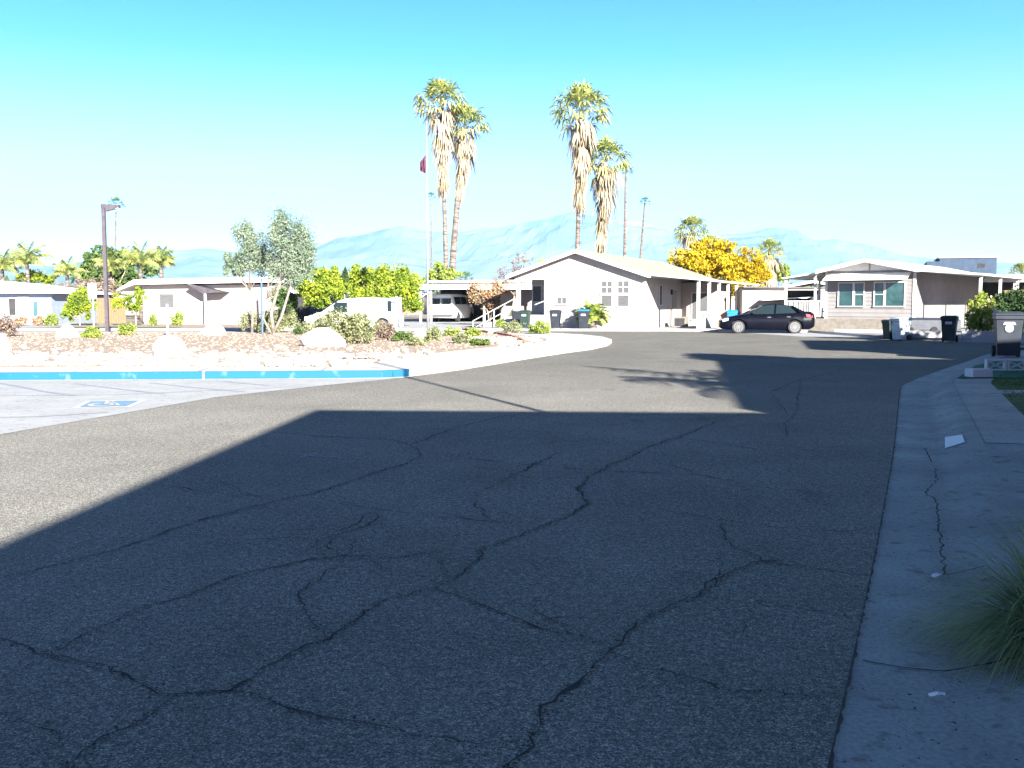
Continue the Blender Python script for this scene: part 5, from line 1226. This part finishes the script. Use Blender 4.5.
# litter
def litter(px, py, w_, seed, label, z):
    rng = random.Random(seed); gx, gy = G(px, py, z); vs = []; n_ = 9
    for k in range(n_):
        a = 2*math.pi*k/n_; r_ = w_*rng.uniform(.5, 1.1); vs.append((r_*math.cos(a), r_*.5*math.sin(a), rng.uniform(.002, .018)))
    vs.append((0, 0, .022)); o = MB().add(vs, [(k, (k+1) % n_, n_) for k in range(n_)]).build('crumpled_paper', 'bright_paper'); o.location = (gx, gy, z); tag(o, label, 'litter')
litter(937, 577, .045, 1, 'flat white paper scrap beside the fountain grass tips', .016); litter(936, 697, .035, 2, 'small crumpled white paper in the foreground gutter', .016)
dl = MB(); rng = random.Random(12)
for i in range(650):
    y = 3+9*rng.random()**1.5; x = float(np.interp(y, [q_[1] for q_ in K[5:40]], [q_[0] for q_ in K[5:40]]))+(abs(rng.gauss(.30, .16)) if i < 480 else rng.uniform(.1, 2.0))*1.08
    a = rng.uniform(0, 3.14); l = rng.uniform(.002, .009)*(1.6 if rng.random() < .06 else 1); c, s = math.cos(a)*l, math.sin(a)*l
    z = .011 if i < 480 else .049; dl.add([(x-c, y-s, z), (x+s*.4, y-c*.4, z+.003), (x+c, y+s, z), (x-s*.4, y+c*.4, z+.003)], [(0, 1, 2, 3)])
struct(dl.build('leaf_debris', 'crack'), 'stuff')

# turf mat, trellis block border near the large bin
tx, ty = G(985, 372, .12)
tq = [G(958, 378.5, .12), G(1040, 378.5, .12), G(1040, 361.5, .12), G(996, 361.5, .12), G(975, 366, .12)]
o = MB().prism([(a_-tx, b_-ty) for a_, b_ in tq], 0, .012).build('green_turf_mat', 'turf'); o.location = (tx, ty, .122); tag(o, 'bright green artificial turf under the large grey bin', 'turf mat')
tf = thing('breeze_block_border', 'low white decorative breeze block border in front of the large grey bin', 'border', (tx+.15, ty+.25, .122), R(-3))
for k in range(9):
    b = MB(); x0 = k*.42
    b.box(x0, x0+.40, 0, .12, 0, .035); b.box(x0, x0+.40, 0, .12, .205, .24); b.box(x0, x0+.035, 0, .12, .035, .205); b.box(x0+.365, x0+.40, 0, .12, .035, .205)
    for s in (0, 1):
        A = (x0+.035, .06, .04 if s else .2); Bq = (x0+.365, .06, .2 if s else .04); b.tube([A, Bq], .018, 6)
    b.build('block', 'litter', tf)
o = MB().box(0, .42, 0, .25, 0, .16).build('loose_block', 'litter', bevel=.01); o.location = (*G(973, 378, .12), .122); o.rotation_euler = (0, 0, R(12)); tag(o, 'single loose pale block at the end of the breeze block border', 'block')

# ------------------------------------------------------------------ distant trees and mountains
rs = np.random.RandomState(77); pts = []
for i in range(260):
    az = rs.uniform(-.62, .62); D = rs.uniform(170, 420); x = az*D; h = rs.uniform(3.5, 7.0); w_ = rs.uniform(3, 7)
    d = rs.normal(size=(110, 3)); d /= np.linalg.norm(d, axis=1)[:, None]
    pts.append(d*np.array([w_, w_*.7, h*.5])*(rs.uniform(.5, 1, 110)**.4)[:, None]+np.array([x, D, h*.5]))
pts = np.concatenate(pts); struct(leaf_mesh('distant_treeline', pts, .9*rs.uniform(.5, 1.2, len(pts)), 'far_tree', rs=rs), 'stuff')

def mountain(name, sil, D, depth, m, seed, rough=.13, nx=260, nyy=40):
    xs = [s[0] for s in sil]; ys = [s[1] for s in sil]
    vs = []; off = seed*13.7
    for j in range(nyy+1):
        t = j/nyy
        for i in range(nx+1):
            px = xs[0]+(xs[-1]-xs[0])*i/nx; crest = np.interp(px, xs, ys)
            hc_ = P(px, crest, D)[2]
            X = P(px, crest, D)[0]; y = D-depth+depth*1.5*t
            tt_ = t*1.5
            prof_ = math.sin(min(tt_, 1)*math.pi/2)**1.25 if tt_ <= 1 else max(0, 1-(tt_-1)*1.3)
            rn = 0; f = 1/900.; amp = 1
            for o_ in range(6):
                rn += amp*(1-2*abs(noise.noise(Vector((X*f, y*f*1.2, off+o_*5.3))))); f *= 2.1; amp *= .5
            z = hc_*prof_*(1+rough*(rn-.9)*(math.sin(min(tt_, 1)*math.pi)*1.3+.12)) if tt_ > 0 else -5
            vs.append((X*(y/D)**.0, y, z))
    fs = [(j*(nx+1)+i, j*(nx+1)+i+1, (j+1)*(nx+1)+i+1, (j+1)*(nx+1)+i) for j in range(nyy) for i in range(nx)]
    mb = MB(); mb.v = vs; mb.f = fs; return struct(mb.build(name, m, smooth=False))
mountain('mountains', [(-400, 262), (-200, 258), (20, 270), (60, 268), (120, 262), (165, 255), (215, 252), (250, 255), (300, 258), (318, 251), (345, 243), (375, 236), (410, 231), (430, 234), (460, 239), (490, 236), (530, 230), (560, 226), (600, 225), (640, 229), (680, 236), (705, 243), (735, 240), (760, 238), (785, 239), (800, 243), (830, 245), (860, 252), (880, 257), (920, 261), (980, 262), (1100, 268), (1400, 262)], 7500, 1900, 'mountain', 1, nx=420)
mountain('snowy_mountains', [(300, 262), (420, 240), (500, 226), (540, 219), (575, 216), (610, 221), (660, 232), (720, 238), (770, 232), (790, 235), (840, 252), (900, 262), (1000, 270)], 9800, 1500, 'snow', 2, nx=220)

# haze
hz = MB().box(-12800, 12800, -800, 13800, -1.2, 1250).build('haze', 'dark'); struct(hz, 'stuff')
hm_ = bpy.data.materials.new('haze'); hm_.use_nodes = True; N = hm_.node_tree.nodes; N.remove(N['Principled BSDF'])
pv = N.new('ShaderNodeVolumePrincipled'); pv.inputs['Color'].default_value = (.30, .68, 1, 1); pv.inputs['Density'].default_value = 6.8e-5; pv.inputs['Anisotropy'].default_value = 0
hm_.node_tree.links.new(pv.outputs['Volume'], N['Material Output'].inputs['Volume'])
hz.data.materials.clear(); hz.data.materials.append(hm_)
# expansion joints across the island kerb
ij = MB(); il = [Vector(p) for p in isl[1:14]]
for a, b in zip(il[:-1], il[1:]):
    Lx = (b-a).length; k = max(1, int(Lx/2.4)); d = (b-a).normalized(); nr = Vector((-d.y, d.x))
    for i in range(k):
        p = a+(b-a)*((i+.5)/k)
        ij.add([(*(p-nr*.006-d*.007), .02), (*(p-nr*.006+d*.007), .02), (*(p-nr*.006+d*.007), .125), (*(p-nr*.006-d*.007), .125)], [(0, 1, 2, 3)])
        q_ = p+nr*.04; e_ = p+nr*1.1; ij.add([(*(q_-d*.007), .153), (*(q_+d*.007), .153), (*(e_+d*.007), .153), (*(e_-d*.007), .153)], [(0, 1, 2, 3)])
struct(ij.build('kerb_joints', 'crack'))
